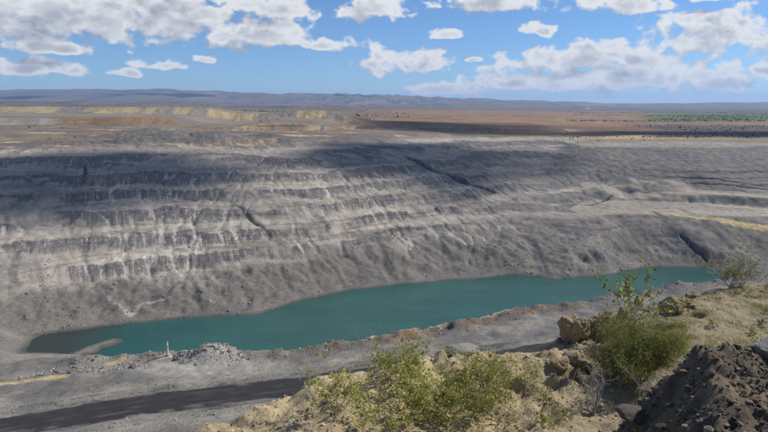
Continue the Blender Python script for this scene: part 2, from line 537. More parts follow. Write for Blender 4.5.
    gul = sstep(Y, 5200, 7000) * (ridged(X / 600, Y / 1300, 5, 165) - .6) * 60
    r2 = np.interp(A, [-1.5, -.64, -.45, -.33, -.26, -.1, .1, .5], [44, 40, 36, 34, 14, 22, 8, 0])
    h2 = sstep(Y, 2300, 3500) * (1 - .8 * sstep(Y, 3600, 4800)) * r2 * (1 + .35 * fbm(X / 260, Y / 400, 4, 167))
    Z = Z + np.maximum(h1 + gul * np.clip(h1 / 120, 0, 1), 0) + np.maximum(h2, 0)
    for n_ in ('S', 'T', 'B', 'face', 'rill', 'rill2', 'toe', 'slump', 'right', 'farside', 'near', 'crack', 'dump', 'heap', 'fan', 'bund', 'dr', 'dshore', 'A', 'h1', 'h2', 'lump', 'hum2', 'hum', 'hw', 'dd', 'steep', 'rface', 'rmask', 'qf'):
        out[n_] = locals()[n_]
    return Z, out


CONES = [(-165, 462, 26, 7.5, 1.9), (-128, 470, 17, 5, 1.6), (-190, 500, 20, 7, 2.4), (-95, 482, 20, 5, 2.0), (168, 408, 13, 7, 1.3), (190, 402, 13, 6.5, 1.4), (145, 398, 11, 4, 1.4)]
DUMPS = [([(-900, 640), (-330, 625), (-190, 640)], 7.0, 18), ([(-620, 850), (-300, 800), (-120, 760), (-60, 740), (-10, 700)], 9.5, 20),
         ([(-160, 560), (-95, 575), (-30, 600)], 6, 18), ([(-60, 640), (40, 665), (150, 740), (260, 800)], 3.0, 40)]
SCARPS = [([(15, 440), (26, 417), (41, 406), (55, 394), (70, 386)], 4.0, 4.2), ([(161, 319), (163.5, 310), (167.8, 303)], 1.3, .9),
          ([(160, 352), (160, 340)], 1.3, .8), ([(-78, 313), (-68, 299), (-55, 284)], 1.1, .9), ([(-182, 366), (-166, 329)], 1.1, .7),
          ([(150, 392), (130, 372), (105, 366)], 1.4, .7), ([(205, 408), (226, 400), (252, 388), (300, 368)], 1.6, 1.0), ([(208, 414), (236, 404), (300, 376)], 1.3, .8)]

Z, TM = make_terrain()


def runoff(n, seed, xr, br, steps, inertia=.55):
    """water running down the wall: marks the cells that each trickle crosses"""
    r = np.random.default_rng(seed)
    mask = np.zeros_like(Z)
    Zs = blur(Z, 3)
    gy, gx = np.gradient(Zs, AY, AX)
    ok = np.argwhere((TM['farside'] > .9) & (GX > xr[0]) & (GX < xr[1]) & (TM['B'] > br[0]) & (TM['B'] < br[1]) & (GY < 465))
    p = ok[r.integers(0, len(ok), n)]
    x = AX[p[:, 1]].copy(); y = AY[p[:, 0]].copy()
    vx = np.zeros(n); vy = np.full(n, -1.0)
    st = r.uniform(.45, 1.0, n); life = r.uniform(.35, 1.0, n) * steps
    for t in range(steps):
        i = np.clip(np.searchsorted(AY, y) - 1, 0, len(AY) - 2); j = np.clip(np.searchsorted(AX, x) - 1, 0, len(AX) - 2)
        fx = (x - AX[j]) / (AX[j + 1] - AX[j]); fy = (y - AY[i]) / (AY[i + 1] - AY[i])
        live = (t < life) & (Z[i, j] > 1.0)
        w = st * live * np.clip((life - t) / 25, 0, 1)
        for (a, b, q) in ((0, 0, (1 - fx) * (1 - fy)), (0, 1, fx * (1 - fy)), (1, 0, (1 - fx) * fy), (1, 1, fx * fy)):
            np.maximum.at(mask, (i + a, j + b), w * np.sqrt(q))
        g = np.hypot(gx[i, j], gy[i, j]) + .05
        vx = inertia * vx - (1 - inertia) * gx[i, j] / g + r.normal(0, .10, n) + .02
        vy = inertia * vy - (1 - inertia) * gy[i, j] / g + r.normal(0, .06, n) - .05
        L = np.hypot(vx, vy) + 1e-6; vx /= L; vy /= L
        x = np.where(live, x + vx * .6, x); y = np.where(live, y + vy * .6, y)
    return mask


RUN = runoff(320, 5, (-215, 60), (16, 52), 170)
RUN_D = runoff(70, 9, (-200, 180), (18, 50), 130)
Z = Z - .45 * RUN - .55 * RUN_D
#@@END


# ------------------------------------------------------------------ mesh helpers
def mesh_from(name, V, Q, mat, cols=None, smooth=True):
    """V (n,3), Q (m,k) faces of equal size; cols = per-vertex colours"""
    V = np.asarray(V, np.float32); Q = np.asarray(Q, np.int32)
    k = Q.shape[1]
    me = bpy.data.meshes.new(name)
    me.vertices.add(len(V)); me.vertices.foreach_set('co', V.ravel())
    me.loops.add(Q.size); me.loops.foreach_set('vertex_index', Q.ravel())
    me.polygons.add(len(Q))
    me.polygons.foreach_set('loop_start', np.arange(0, Q.size, k, dtype=np.int32))
    me.polygons.foreach_set('loop_total', np.full(len(Q), k, np.int32))
    me.polygons.foreach_set('use_smooth', np.full(len(Q), smooth))
    if cols is not None:
        at = me.color_attributes.new('col', 'FLOAT_COLOR', 'POINT')
        c4 = np.ones((len(V), 4), np.float32); c4[:, :np.shape(cols)[1]] = cols
        at.data.foreach_set('color', c4.ravel())
    me.update(calc_edges=True)
    if mat is not None:
        me.materials.append(mat)
    return me


def link(name, me, parent=None, loc=None, kind=None, label=None, cat=None, group=None):
    o = bpy.data.objects.new(name, me)
    C.objects.link(o)
    if parent is not None: o.parent = parent
    if loc is not None: o.location = loc
    if kind: o['kind'] = kind
    if label: o['label'] = label
    if cat: o['category'] = cat
    if group: o['group'] = group
    return o


def grid_faces(nr, nc):
    i = np.arange(nr - 1)[:, None] * nc + np.arange(nc - 1)[None, :]
    i = i.ravel()
    return np.stack([i, i + 1, i + nc + 1, i + nc], 1)


def new_mat(name):
    m = bpy.data.materials.new(name)
    m.use_nodes = True
    for nd in list(m.node_tree.nodes):
        m.node_tree.nodes.remove(nd)
    k = NT(m.node_tree)
    out = k.n('ShaderNodeOutputMaterial')
    return m, k, out


FACE_RGB = (.115, .113, .114)      # dark cut rock
PALE_RGB = (.50, .46, .40)         # dried run-off


def earth_mat(name, scales=(0.28, 1.3), amt=(0.30, 0.30), bump=0.5, bscale=1.1, bdist=0.4, rough=0.95, col=None, tint=None, rills=False):
    """ground material: attribute colour (or a fixed one), mottled, with fine relief"""
    m, k, out = new_mat(name)
    p = k.n('ShaderNodeBsdfPrincipled')
    tc = k.n('ShaderNodeTexCoord').outputs['Object']
    if col is None:
        vc = k.n('ShaderNodeVertexColor', layer_name='col')
        base = vc.outputs[0]
    else:
        base = (*col, 1)
    n1 = k.noise(tc, scales[0], 4, .62)
    n2 = k.noise(tc, scales[1], 5, .68)
    f = k.math('MULTIPLY', k.math('MULTIPLY_ADD', k.math('SUBTRACT', n1, .5), amt[0] * 4, 1.0), k.math('MULTIPLY_ADD', k.math('SUBTRACT', n2, .5), amt[1] * 4, 1.0))
    if rills:      # fine runnels down the dip of the wall
        sv = k.n('ShaderNodeCombineXYZ')
        k.put(sv.inputs[0], k.math('MULTIPLY', k.vec('DOT_PRODUCT', tc, (STRIKE[0] + .1, STRIKE[1] + .16, 0.0)), .40))
        k.put(sv.inputs[1], k.math('MULTIPLY', k.vec('DOT_PRODUCT', tc, (-STRIKE[1], STRIKE[0], 0.0)), .07))
        rl = k.noise(sv.outputs[0], 1.0, 4, .6, 1.2)
        patch = k.ramp(k.noise(tc, .045, 3, .6), .40, .66, .05, 1.0)
        rm = k.math('MULTIPLY', vc.outputs[1], patch)
        f = k.math('MULTIPLY', f, k.math('MULTIPLY_ADD', k.math('MULTIPLY', k.math('SUBTRACT', rl, .47), rm), 1.7, 1.0))
        pv = k.vec('MULTIPLY', tc, (.011, .011, .62))
        bed = k.noise(pv, 1.0, 5, .62, .3)
        bed2 = k.noise(k.vec('MULTIPLY', tc, (.03, .03, 2.1)), 1.0, 3, .6, .2)
        bm_ = k.math('MULTIPLY', vc.outputs[1], k.ramp(k.noise(tc, .02, 3, .5), .35, .6, .35, 1.0))
        dk = k.math('MULTIPLY', k.ramp(k.math('ADD', bed, k.math('MULTIPLY', k.math('SUBTRACT', bed2, .5), .5)), .50, .60), bm_)
        f = k.math('MULTIPLY', f, k.math('MULTIPLY_ADD', dk, -.42, 1.05))
        ax_ = k.n('ShaderNodeSeparateColor'); k.put(ax_.inputs[0], k.n('ShaderNodeVertexColor', layer_name='aux').outputs[0])
        fine = k.math('SUBTRACT', n2, .5)
        dq = k.math('ADD', ax_.outputs[0], k.math('ADD', k.math('MULTIPLY', k.math('SUBTRACT', rl, .5), -.75), k.math('MULTIPLY', fine, .7)))
        sv2 = k.vec('MULTIPLY', sv.outputs[0], (2.6, 1.3, 1.0))
        thin = k.noise(sv2, 1.0, 3, .6, .8)
        dmask = k.math('MULTIPLY', k.ramp(dq, .42, .70, 0, .85), k.ramp(k.math('ADD', thin, k.math('MULTIPLY', fine, .5)), .50, .64, 1.0, .30))
        base = k.mix(dmask, base, (*FACE_RGB, 1))
        pq = k.math('ADD', ax_.outputs[1], k.math('ADD', k.math('MULTIPLY', fine, .45), k.math('MULTIPLY', k.math('SUBTRACT', thin, .5), .5)))
        base = k.mix(k.ramp(pq, .36, .60, 0, .62), base, (*PALE_RGB, 1))
    f = k.math('MAXIMUM', f, .16)
    cv = k.vec('SCALE', base, f) if col is None else k.vec('SCALE', tuple(col), f)
    if tint is not None:
        n3 = k.noise(tc, scales[0] * 2.3, 4, .6)
        cv = k.mix(k.ramp(n3, .45, .75, 0, .8), cv, k.vec('SCALE', tuple(tint), f))
    k.put(p.inputs['Base Color'], cv)
    p.inputs['Roughness'].default_value = rough
    p.inputs['Specular IOR Level'].default_value = .15
    if bump:
        h = k.noise(tc, bscale, 6, .68)
        if rills:
            h = k.math('ADD', h, k.math('MULTIPLY', rl, k.math('MULTIPLY', rm, 1.2)))
        bn = k.n('ShaderNodeBump')
        bn.inputs['Strength'].default_value = bump
        bn.inputs['Distance'].default_value = bdist
        k.put(bn.inputs['Height'], h)
        k.put(p.inputs['Normal'], bn.outputs[0])
    m.node_tree.links.new(p.outputs[0], out.inputs[0])
    return m


# ------------------------------------------------------------------ colours of the ground
def col3(*c): return np.array(c, np.float32)
TAN, LTAN = col3(.335, .298, .25), col3(.405, .357, .295)
FACE = col3(.075, .076, .082)
RUB = col3(.168, .154, .135)
GREY = col3(.162, .152, .137)
YEL = col3(.46, .36, .20)
RUST = col3(.24, .155, .105)
WHITE = col3(.56, .52, .46)
COAL = col3(.025, .025, .028)
BROWN = col3(.135, .105, .082)
STREAKS = [[(-137, 285), (-128, 273), (-114, 251)], [(-117, 281), (-106, 264), (-95, 249)], [(-109, 286), (-96, 264), (-88, 251)], [(-96, 291), (-84, 263)],
           [(-101, 224.5), (-98.8, 223.5), (-96.7, 231), (-88, 235)], [(-111, 231), (-100, 224)], [(-58, 290), (-50, 268)], [(-28, 300), (-20, 283)], [(-150, 262), (-141, 240)]]


def terrain_colours():
    X, Y = GX, GY
    g = TM
    def M(c, d, t): return c + (d - c) * np.clip(t, 0, 1)[..., None]
    S, T, B = g['S'], g['T'], g['B']
    n_big = fbm(X / 70, Y / 50, 4, 201); n_mid = fbm(X / 16, Y / 16, 4, 203); n_s = fbm(X / 4.5, Y / 4.5, 3, 205)
    # far wall: pale colluvium with dark seams on the cut faces
    c = np.empty(X.shape + (3,), np.float32); c[:] = TAN
    c = M(c, LTAN, sstep(n_big + .6 * n_mid, .05, .5))
    c = M(c, col3(.255, .232, .202), sstep(-n_big + .5 * n_mid, .05, .45))
    streak = sstep(g['rill2'] + .5 * g['rill'] + .35 * n_s, .70, 1.05)
    lens = sstep(fbm(S / 42, (B * 2.2) / 20 + T * .01, 3, 213) + .25 * n_s - .25 * streak, .20, .38) * g['farside'] * (1 - g['toe']) * (1 - g['slump']) * sstep(B, 14, 18) * (1 - .5 * g['right'])
    g['lens'] = lens
    # second-order dark strata
    seam = sstep(np.sin((B + 2.2 * fbm(S / 50, T / 30, 4, 211)) * 1.15) + .9 * n_mid, .55, 1.0) * g['farside'] * (1 - g['toe']) * sstep(B, 12, 16)
    c = M(c, col3(.16, .155, .15), seam * .35 * (1 - streak * .7))
    # pale efflorescence down the rills
    ef = sstep(g['rill'] * -1 + .3 * n_s, -.28, .05) * sstep(n_mid + n_big, .05, .45) * g['farside'] * (1 - g['right']) * sstep(B, 6, 12)
    c = M(c, WHITE, ef * .18)
    low = np.clip(g['toe'] + g['slump'], 0, 1)
    rub = M(np.broadcast_to(RUB, c.shape), col3(.225, .204, .174), sstep(n_mid + .5 * n_big, 0, .5))
    rub = M(rub, col3(.13, .122, .112), sstep(-n_mid - .3 * g['hum'] + .4 * n_s, .1, .5))
    c = c + (rub - c) * low[..., None]
    # right side: grey spoil
    rg = M(np.broadcast_to(GREY, c.shape), col3(.218, .20, .172), sstep(n_mid + .6 * n_big, .0, .45))
    rg = M(rg, col3(.105, .10, .092), sstep(-n_mid + .5 * n_s, .18, .5))
    c = c + (rg - c) * (np.clip(g['right'] * (.55 + .45 * sstep(X - (75 + (Y - 290) * .55), -10, 35)), 0, 1) * g['farside'])[..., None]
    c = M(c, col3(.168, .161, .148) * (1 + .25 * n_s[..., None]), g['rface'] * .85)
    c = M(c, col3(.31, .275, .225), g['rmask'] * (1 - g['rface']) * sstep(B, 17.5, 19) * (1 - sstep(B, 29, 30)) * .75)
    c = M(c, col3(.33, .295, .24), g['rmask'] * sstep(B, 47.6, 48.6) * .7)
    c = M(c, col3(.085, .083, .085), sstep(np.sin(B * 2.3 + 2.5 * n_mid), .55, .9) * g['rmask'] * sstep(X, 165, 205) * sstep(B, 27, 29) * (1 - sstep(B, 37, 39)) * .95)
    # pale bench floors on the right with haul ramps
    for pts, w, cc, am in [([(105, 362), (150, 352), (200, 345), (290, 338)], 9, col3(.34, .305, .25), .8), ([(95, 400), (144, 396), (181, 387), (201, 376), (229, 352), (300, 330)], 4, col3(.40, .355, .285), .85),
                           ([(200, 392), (238, 368), (300, 340)], 3, col3(.38, .335, .27), .85), ([(166, 346), (178, 332), (200, 324.5), (212, 319), (260, 300)], 3.2, col3(.50, .385, .19), .92),
                           ([(8, 300), (25, 317), (56, 343), (110, 368), (140, 380)], 5, col3(.30, .28, .25), .55)]:
        d, _ = seg_dist(X, Y, pts)
        c = M(c, cc, (1 - sstep(d + 2.2 * n_s, w * .55, w * 1.1)) * am)
    for pts in STREAKS:
        d, al = seg_dist(X + 1.5 * n_s, Y + 1.5 * n_mid, pts)
        c = M(c, WHITE, (1 - sstep(d, .2, 1.1 + .8 * n_mid)) * .5)
    # stained patch
    d = np.hypot((X + 100) / 7, (Y - 277) / 5)
    c = M(c, col3(.30, .20, .14), (1 - sstep(d + .5 * n_s, .3, 1.0)) * .6)
    c = M(c, col3(.10, .095, .09), RUN_D * .6)
    c = M(c, COAL * 1.5, g['crack'] * .9)
    # rim and the terraces behind it
    up = sstep(B, 52.5, 55.5) * (1 - g['right']) * sstep(Y, 380, 410)
    tc_ = M(np.broadcast_to(col3(.20, .165, .13), c.shape), RUST * .85, sstep(n_big + .4 * n_mid, .0, .3) * .8)
    tc_ = M(tc_, GREY * .85, sstep(fbm(X / 60, Y / 25, 3, 221), .10, .30))
    tc_ = M(tc_, col3(.10, .085, .075), sstep(fbm(X / 45, Y / 14, 3, 223), .22, .4) * .8)
    tc_ = M(tc_, YEL, sstep(fbm(X / 38, Y / 16, 3, 225), .24, .36) * .85 * (1 - sstep(Y, 560, 600)))
    c = c + (tc_ - c) * up[..., None]
    for (x, y, r, h, sx) in CONES[:4]:
        d = np.hypot((X - x) / sx, Y - y) / r
        c = M(c, GREY * (1.0 + .35 * n_s[..., None]), (1 - sstep(d, .7, 1.0)) * .85)
    for (x0, x1, y0, w) in [(-126, -78, 462, 15), (-96, -60, 520, 12)]:
        d = sstep(X, x0, x0 + 10) * (1 - sstep(X, x1 - 10, x1)) * (1 - sstep(np.abs(Y - y0 - 6 * n_mid), w * .4, w))
        c = M(c, YEL * .95, d * .8)
    # right rim: sandy lip, then orange dry grass, dark scrub band with cloud shade put into its colour, green scrub
    rr = sstep(Y, 498, 520) * np.maximum(g['right'], sstep(Y, 560, 620) * sstep(X, -60, 0))
    c = M(c, col3(.235, .19, .14), rr)
    lip = rr * (1 - sstep(np.abs(Y - 585 - 30 * n_mid - .12 * (X - 150)), 25, 60)) * sstep(X, 60, 120) * (1 - sstep(X, 300, 360))
    c = M(c, col3(.52, .385, .18), lip * sstep(n_mid + n_s, -.5, .1) * .95)
    pl = sstep(Y, 640, 760)
    gr_n = fbm(X / 330, Y / 520, 5, 231); gr_s = fbm(X / 45, Y / 80, 4, 233)
    pc = M(np.broadcast_to(col3(.25, .155, .085), c.shape), col3(.18, .12, .075), sstep(gr_n, -.1, .4))
    pc = M(pc, col3(.36, .27, .15), sstep(gr_s, .12, .4) * .6)
    green = np.clip(sstep(Y + 250 * gr_n, 1380 - X * .12, 1750 - X * .12) * (1 - sstep(Y, 3300, 3900)) * sstep(g['A'] + .15 * gr_n, .36, .46), 0, 1)
    pc = M(pc, col3(.105, .135, .055) * (1 + .4 * gr_s[..., None]), green * sstep(gr_s + .7, .0, .4))
    shade_band = sstep(g['A'] + .1 * gr_n, .40, .47) * sstep(Y, 560, 610) * (1 - sstep(Y + 60 * gr_n, 980, 1080))  # dark band: cloud shadow along the right rim, painted into the ground colour
    leftp = 1 - sstep(g['A'], -.12, .12)
    pc = M(pc, col3(.15, .125, .085), leftp * .85)
    far = sstep(Y, 2600, 4600)
    pc = M(pc, col3(.105, .10, .06), far)
    c = c + (pc - c) * np.clip(np.maximum(pl * np.maximum(g['right'], sstep(X, -60, 40)), sstep(Y, 900, 1150)), 0, 1)[..., None]
    c = M(c, col3(.075, .068, .066) * (1 + .5 * gr_s[..., None]), shade_band * .9)
    c = M(c, col3(.125, .085, .06) * (1 + .4 * gr_s[..., None]), sstep(Y, 545, 600) * (1 - sstep(Y, 860, 1000)) * sstep(X, -70, -10) * (1 - sstep(X + 90 * gr_n, 260 + .25 * (Y - 600), 400 + .25 * (Y - 600))) * sstep(Y + 30 * gr_s, 625, 650) * .85)
    # dump batters
    k = g['dump']
    fy = fbm(X / 55, Y * 0 + 3, 3, 241)
    c = M(c, M(np.broadcast_to(YEL * .92, c.shape), col3(.26, .235, .20), sstep(fy, .0, .12)), ((k > 1.3) & (k < 2.05)) * np.clip(k / 2, 0, 1))
    c = M(c, M(np.broadcast_to(col3(.25, .165, .095), c.shape), col3(.30, .275, .235), sstep(-g['A'] - .52 + .05 * fy, 0, .03)), ((k > .2) & (k < 1.3)) * np.clip(k, 0, 1))
    c = M(c, YEL * .85, ((k > 2.3) & (k < 3.05)) * .75 * sstep(fy, -.3, .1))
    c = M(c, col3(.13, .098, .075), sstep(k, 2.6, 3.8) * sstep(n_mid + gr_s, -.4, .2) * .8)
    top = sstep(Y, 640, 690) * (1 - sstep(Y, 1100, 1250)) * sstep(-X, 20, 80)
    c = M(c, col3(.235, .205, .165), top * (1 - (k > .2)) * .7)
    # hills
    hn = fbm(X / 600, Y / 900, 5, 251); hs = fbm(X / 90, Y / 160, 4, 253)
    hc = M(np.broadcast_to(col3(.15, .125, .09), c.shape), col3(.06, .062, .042), sstep(hn + .9 * hs, -.1, .35))
    hc = M(hc, col3(.25, .20, .15), sstep(hn - .4 * hs, .18, .38) * .8)
    c = c + (hc - c) * np.clip(sstep(g['h1'] + g['h2'], 2, 14), 0, 1)[..., None]
    # near side
    ns_ = M(np.broadcast_to(col3(.165, .155, .138), c.shape), col3(.235, .217, .188), sstep(n_mid + .6 * n_big, .0, .45))
    ns_ = M(ns_, col3(.11, .11, .11), sstep(-n_mid + .6 * n_s, .12, .55) * .8)
    ns_ = M(ns_, col3(.345, .315, .265), np.clip(1 - np.abs(g['dr'] - 11) / 6, 0, 1) * (.55 + .5 * n_mid) * (1 - sstep(X, -35, 10)))
    spill = sstep(fbm((X * .94 + Y * .33) / 16, (-X * .33 + Y * .94) / 1.5, 4, 243) + .25 * n_s - .03 * (g['dr'] - 6), .02, .30) * (1 - sstep(g['dr'], 9, 17))
    ns_ = M(ns_, col3(.075, .073, .072), spill * .85)
    bcol = M(np.broadcast_to(BROWN, c.shape), col3(.23, .14, .085), sstep(n_mid + .3 * n_s, .08, .35))
    bcol = M(bcol, GREY * .8, sstep(-n_mid - .3 * n_s, .0, .25))
    ns_ = ns_ + (bcol - ns_) * (np.clip((1 - sstep(TM['near_d'] + 3 * n_mid, 9, 17)) * sstep(X, -42, -20) * (1 - sstep(X, 66, 95)), 0, 1) * .85)[..., None]
    ns_ = M(ns_, col3(.42, .36, .25), np.clip(1.3 - np.abs(g['near_d'] - 4.3) / 1.5, 0, 1) * sstep(X, -35, -20) * (1 - sstep(X, 48, 56)) * .9)
    d, _ = seg_dist(X, Y, [(-140, 147), (-107, 155.5), (-91, 160)])
    ns_ = M(ns_, col3(.44, .36, .20), (1 - sstep(d + .4 * n_s, .9, 1.7)))
    d, _ = seg_dist(X, Y, [(-84, 172), (-80, 174)])
    ns_ = M(ns_, col3(.42, .35, .2), (1 - sstep(d + .4 * n_s, .8, 1.8)))
    d = np.hypot((X + 68) / 3, (Y - 176) / 1.2)
    ns_ = M(ns_, col3(.48, .42, .30), 1 - sstep(d, .5, 1))
    ns_ = M(ns_, col3(.36, .335, .295), np.clip(np.maximum(g['heap'] * 3, g['fan'] * 2.2), 0, 1) * (.75 + .4 * n_mid))
    ns_ = M(ns_, col3(.30, .255, .17), sstep(Z, 20, 34))
    c = c + (ns_ - c) * (g['near'] * (1 - sstep(Y, 320, 340)))[..., None]
    # wet margin
    c = c * (1 - .45 * (1 - sstep(Z, .15, .7)) * (Y < 330))[..., None]
    c = c * (1 + .18 * n_s[..., None] * (1 - sstep(Y, 600, 900))[..., None])
    pal = RUN * sstep(n_mid + .6 * n_big, -.35, .25) * sstep(B, 8, 12)
    dk = np.maximum(g['qf'] * .5 + .5, g['lens'] * .62) * sstep(n_big + .5 * n_mid, -.42, -.10)
    global AUX
    AUX = np.stack([np.clip(dk, 0, 1), np.clip(pal, 0, 1), pal * 0], -1).astype(np.float32)
    sm = g['farside'] * (1 - .85 * np.clip(g['toe'] + g['slump'], 0, 1)) * np.clip(.35 + .65 * g['steep'], 0, 1)
    k = np.clip(k, 0, 1)
    sm = np.maximum(sm, k)
    return np.concatenate([np.clip(c, .012, .7), sm[..., None]], -1).astype(np.float32)


TM['near_d'] = seg_dist(GX, GY, NEAR_SHORE)[0] * (GY < 300) + 99 * (GY >= 300)
COLS = terrain_colours()
M_GROUND = earth_mat('spoil_and_rock', (0.22, 0.9), (.14, .30), .8, 1.7, .45, rills=True)
M_PLAIN = earth_mat('dry_plain', (0.012, 0.06), (.16, .22), .6, .05, 6.0)
M_HILL = earth_mat('scrubby_hills', (0.004, 0.02), (.18, .28), .7, .012, 25.0)


def terrain_part(name, r0, r1, mat, kind='structure', label=None):
    rows = slice(r0, r1 + 1)
    V = np.stack([GX[rows].ravel(), GY[rows].ravel(), Z[rows].ravel()], 1)
    me = mesh_from(name, V, grid_faces(r1 + 1 - r0, len(AX)), mat, COLS[rows].reshape(-1, 4))
    if mat is M_GROUND:
        at = me.color_attributes.new('aux', 'FLOAT_COLOR', 'POINT')
        a4 = np.ones((len(V), 4), np.float32); a4[:, :3] = AUX[rows].reshape(-1, 3)
        at.data.foreach_set('color', a4.ravel())
    return link(name, me, kind=kind, label=label)


i1 = int(np.searchsorted(AY, 720)); i2 = int(np.searchsorted(AY, 2300))
terrain_part('pit_ground', 0, i1, M_GROUND, label='grey and tan terraced open pit walls and spoil around the lake')
terrain_part('plain_ground', i1, i2, M_PLAIN, label='dry orange and dark scrub plain behind the pit')
terrain_part('hills', i2, len(AY) - 1, M_HILL, label='long low scrubby hills on the horizon')


def ground_z(x, y):
    x = np.asarray(x, float); y = np.asarray(y, float)
    i = np.clip(np.searchsorted(AY, y) - 1, 0, len(AY) - 2); j = np.clip(np.searchsorted(AX, x) - 1, 0, len(AX) - 2)
    a = (x - AX[j]) / (AX[j + 1] - AX[j]); b = (y - AY[i]) / (AY[i + 1] - AY[i])
    return (Z[i, j] * (1 - a) + Z[i, j + 1] * a) * (1 - b) + (Z[i + 1, j] * (1 - a) + Z[i + 1, j + 1] * a) * b


# ------------------------------------------------------------------ water
def build_water():
    m, k, out = new_mat('turbid_teal_water')
    p = k.n('ShaderNodeBsdfPrincipled')
    tc = k.n('ShaderNodeTexCoord').outputs['Object']
    sx = k.n('ShaderNodeSeparateXYZ'); k.put(sx.inputs[0], tc)
    n = k.noise(tc, .03, 3, .5)
    silt = k.ramp(k.math('MULTIPLY_ADD', n, 14.0, sx.outputs[0]), -108, -80, 1, 0)
    n2 = k.noise(k.vec('MULTIPLY', tc, (.5, 1, 1)), .05, 4, .55)
    teal = k.mix(k.ramp(n2, .3, .7), (.012, .068, .061, 1), (.017, .092, .079, 1))
    k.put(p.inputs['Base Color'], k.mix(silt, teal, (.030, .038, .027, 1)))
    k.put(p.inputs['Roughness'], k.ramp(k.noise(k.vec('MULTIPLY', tc, (.35, 1, 1)), .035, 4, .6), .35, .65, .05, .22))
    p.inputs['IOR'].default_value = 1.33
    p.inputs['Specular IOR Level'].default_value = .32
    b = k.n('ShaderNodeBump'); b.inputs['Strength'].default_value = .55; b.inputs['Distance'].default_value = .25
    h = k.noise(k.vec('MULTIPLY', tc, (.6, 1.3, 1)), 1.1, 5, .6)
    k.put(b.inputs['Height'], h); k.put(p.inputs['Normal'], b.outputs[0])
    m.node_tree.links.new(p.outputs[0], out.inputs[0])
    xs = np.linspace(-150, 200, 36); ys = np.linspace(165, 315, 16)
    X, Y = np.meshgrid(xs, ys)
    me = mesh_from('water', np.stack([X.ravel(), Y.ravel(), X.ravel() * 0], 1), grid_faces(16, 36), m)
    link('water', me, kind='structure', label='still teal lake in the bottom of the pit')


build_water()


# ------------------------------------------------------------------ haul road
def build_road():
    pts = np.array(ROAD, float)
    seg = np.r_[0, np.cumsum(np.hypot(*np.diff(pts, axis=0).T))]
    s = np.arange(60, seg[-1] - 60, .9)
    cx = np.interp(s, seg, pts[:, 0]); cy = np.interp(s, seg, pts[:, 1])
    for _ in range(30):
        cx[1:-1] = (cx[:-2] + cx[1:-1] * 2 + cx[2:]) / 4; cy[1:-1] = (cy[:-2] + cy[1:-1] * 2 + cy[2:]) / 4
    tx = np.gradient(cx); ty = np.gradient(cy); L = np.hypot(tx, ty); tx /= L; ty /= L
    nn = 19
    q = np.linspace(-1, 1, nn)
    wl = 6.0 + 2.2 * fbm(s / 16, s * 0 + 1, 6, 301, .62); wr = 5.8 + 2.0 * fbm(s / 12, s * 0 + 7, 6, 303, .62)
    off = np.where(q[None] < 0, q[None] * wl[:, None], q[None] * wr[:, None])
    X = cx[:, None] - ty[:, None] * off; Y = cy[:, None] + tx[:, None] * off
    zz = ground_z(X, Y) + .10 - .16 * (np.abs(q)[None] ** 6)
    zz = zz - .10 * np.exp(-((np.abs(off) - 2.6) / .7) ** 2)
    n1 = fbm(s[:, None] / 22 + off * .02, off / 1.1, 4, 305); n2 = fbm(X / 5, Y / 5, 3, 307)
    c = np.empty(X.shape + (3,), np.float32); c[:] = (.034, .033, .033)
    def M(c, d, t): return c + (d - c) * np.clip(t, 0, 1)[..., None]
    c = M(c, col3(.12, .114, .105), sstep(n1 + .4 * n2, .14, .42) * (.25 + .65 * sstep(-off, 0, 5)))
    for o_ in (-3.2, -1.2, 1.6, 3.4):
        c = M(c, col3(.085, .08, .073), np.exp(-((off - o_ - 1.6 * fbm(s[:, None] / 30 + o_, off * 0, 3, 309)) / .45) ** 2) * .35 * sstep(n2 + n1, -.2, .3))
    c = M(c, col3(.17, .16, .143), sstep(np.abs(q)[None] + .35 * n1 + .2 * n2, .82, 1.05))
    me = mesh_from('haul_road', np.stack([X.ravel(), Y.ravel(), zz.ravel()], 1), grid_faces(len(s), nn)[:, ::-1], earth_mat('coal_dust_road', (.5, 2.2), (.12, .16), .35, 2.0, .15, .85), c.reshape(-1, 3))
    o = link('haul_road', me, kind='structure', label='dark coal dusted haul road along the near bench')


build_road()


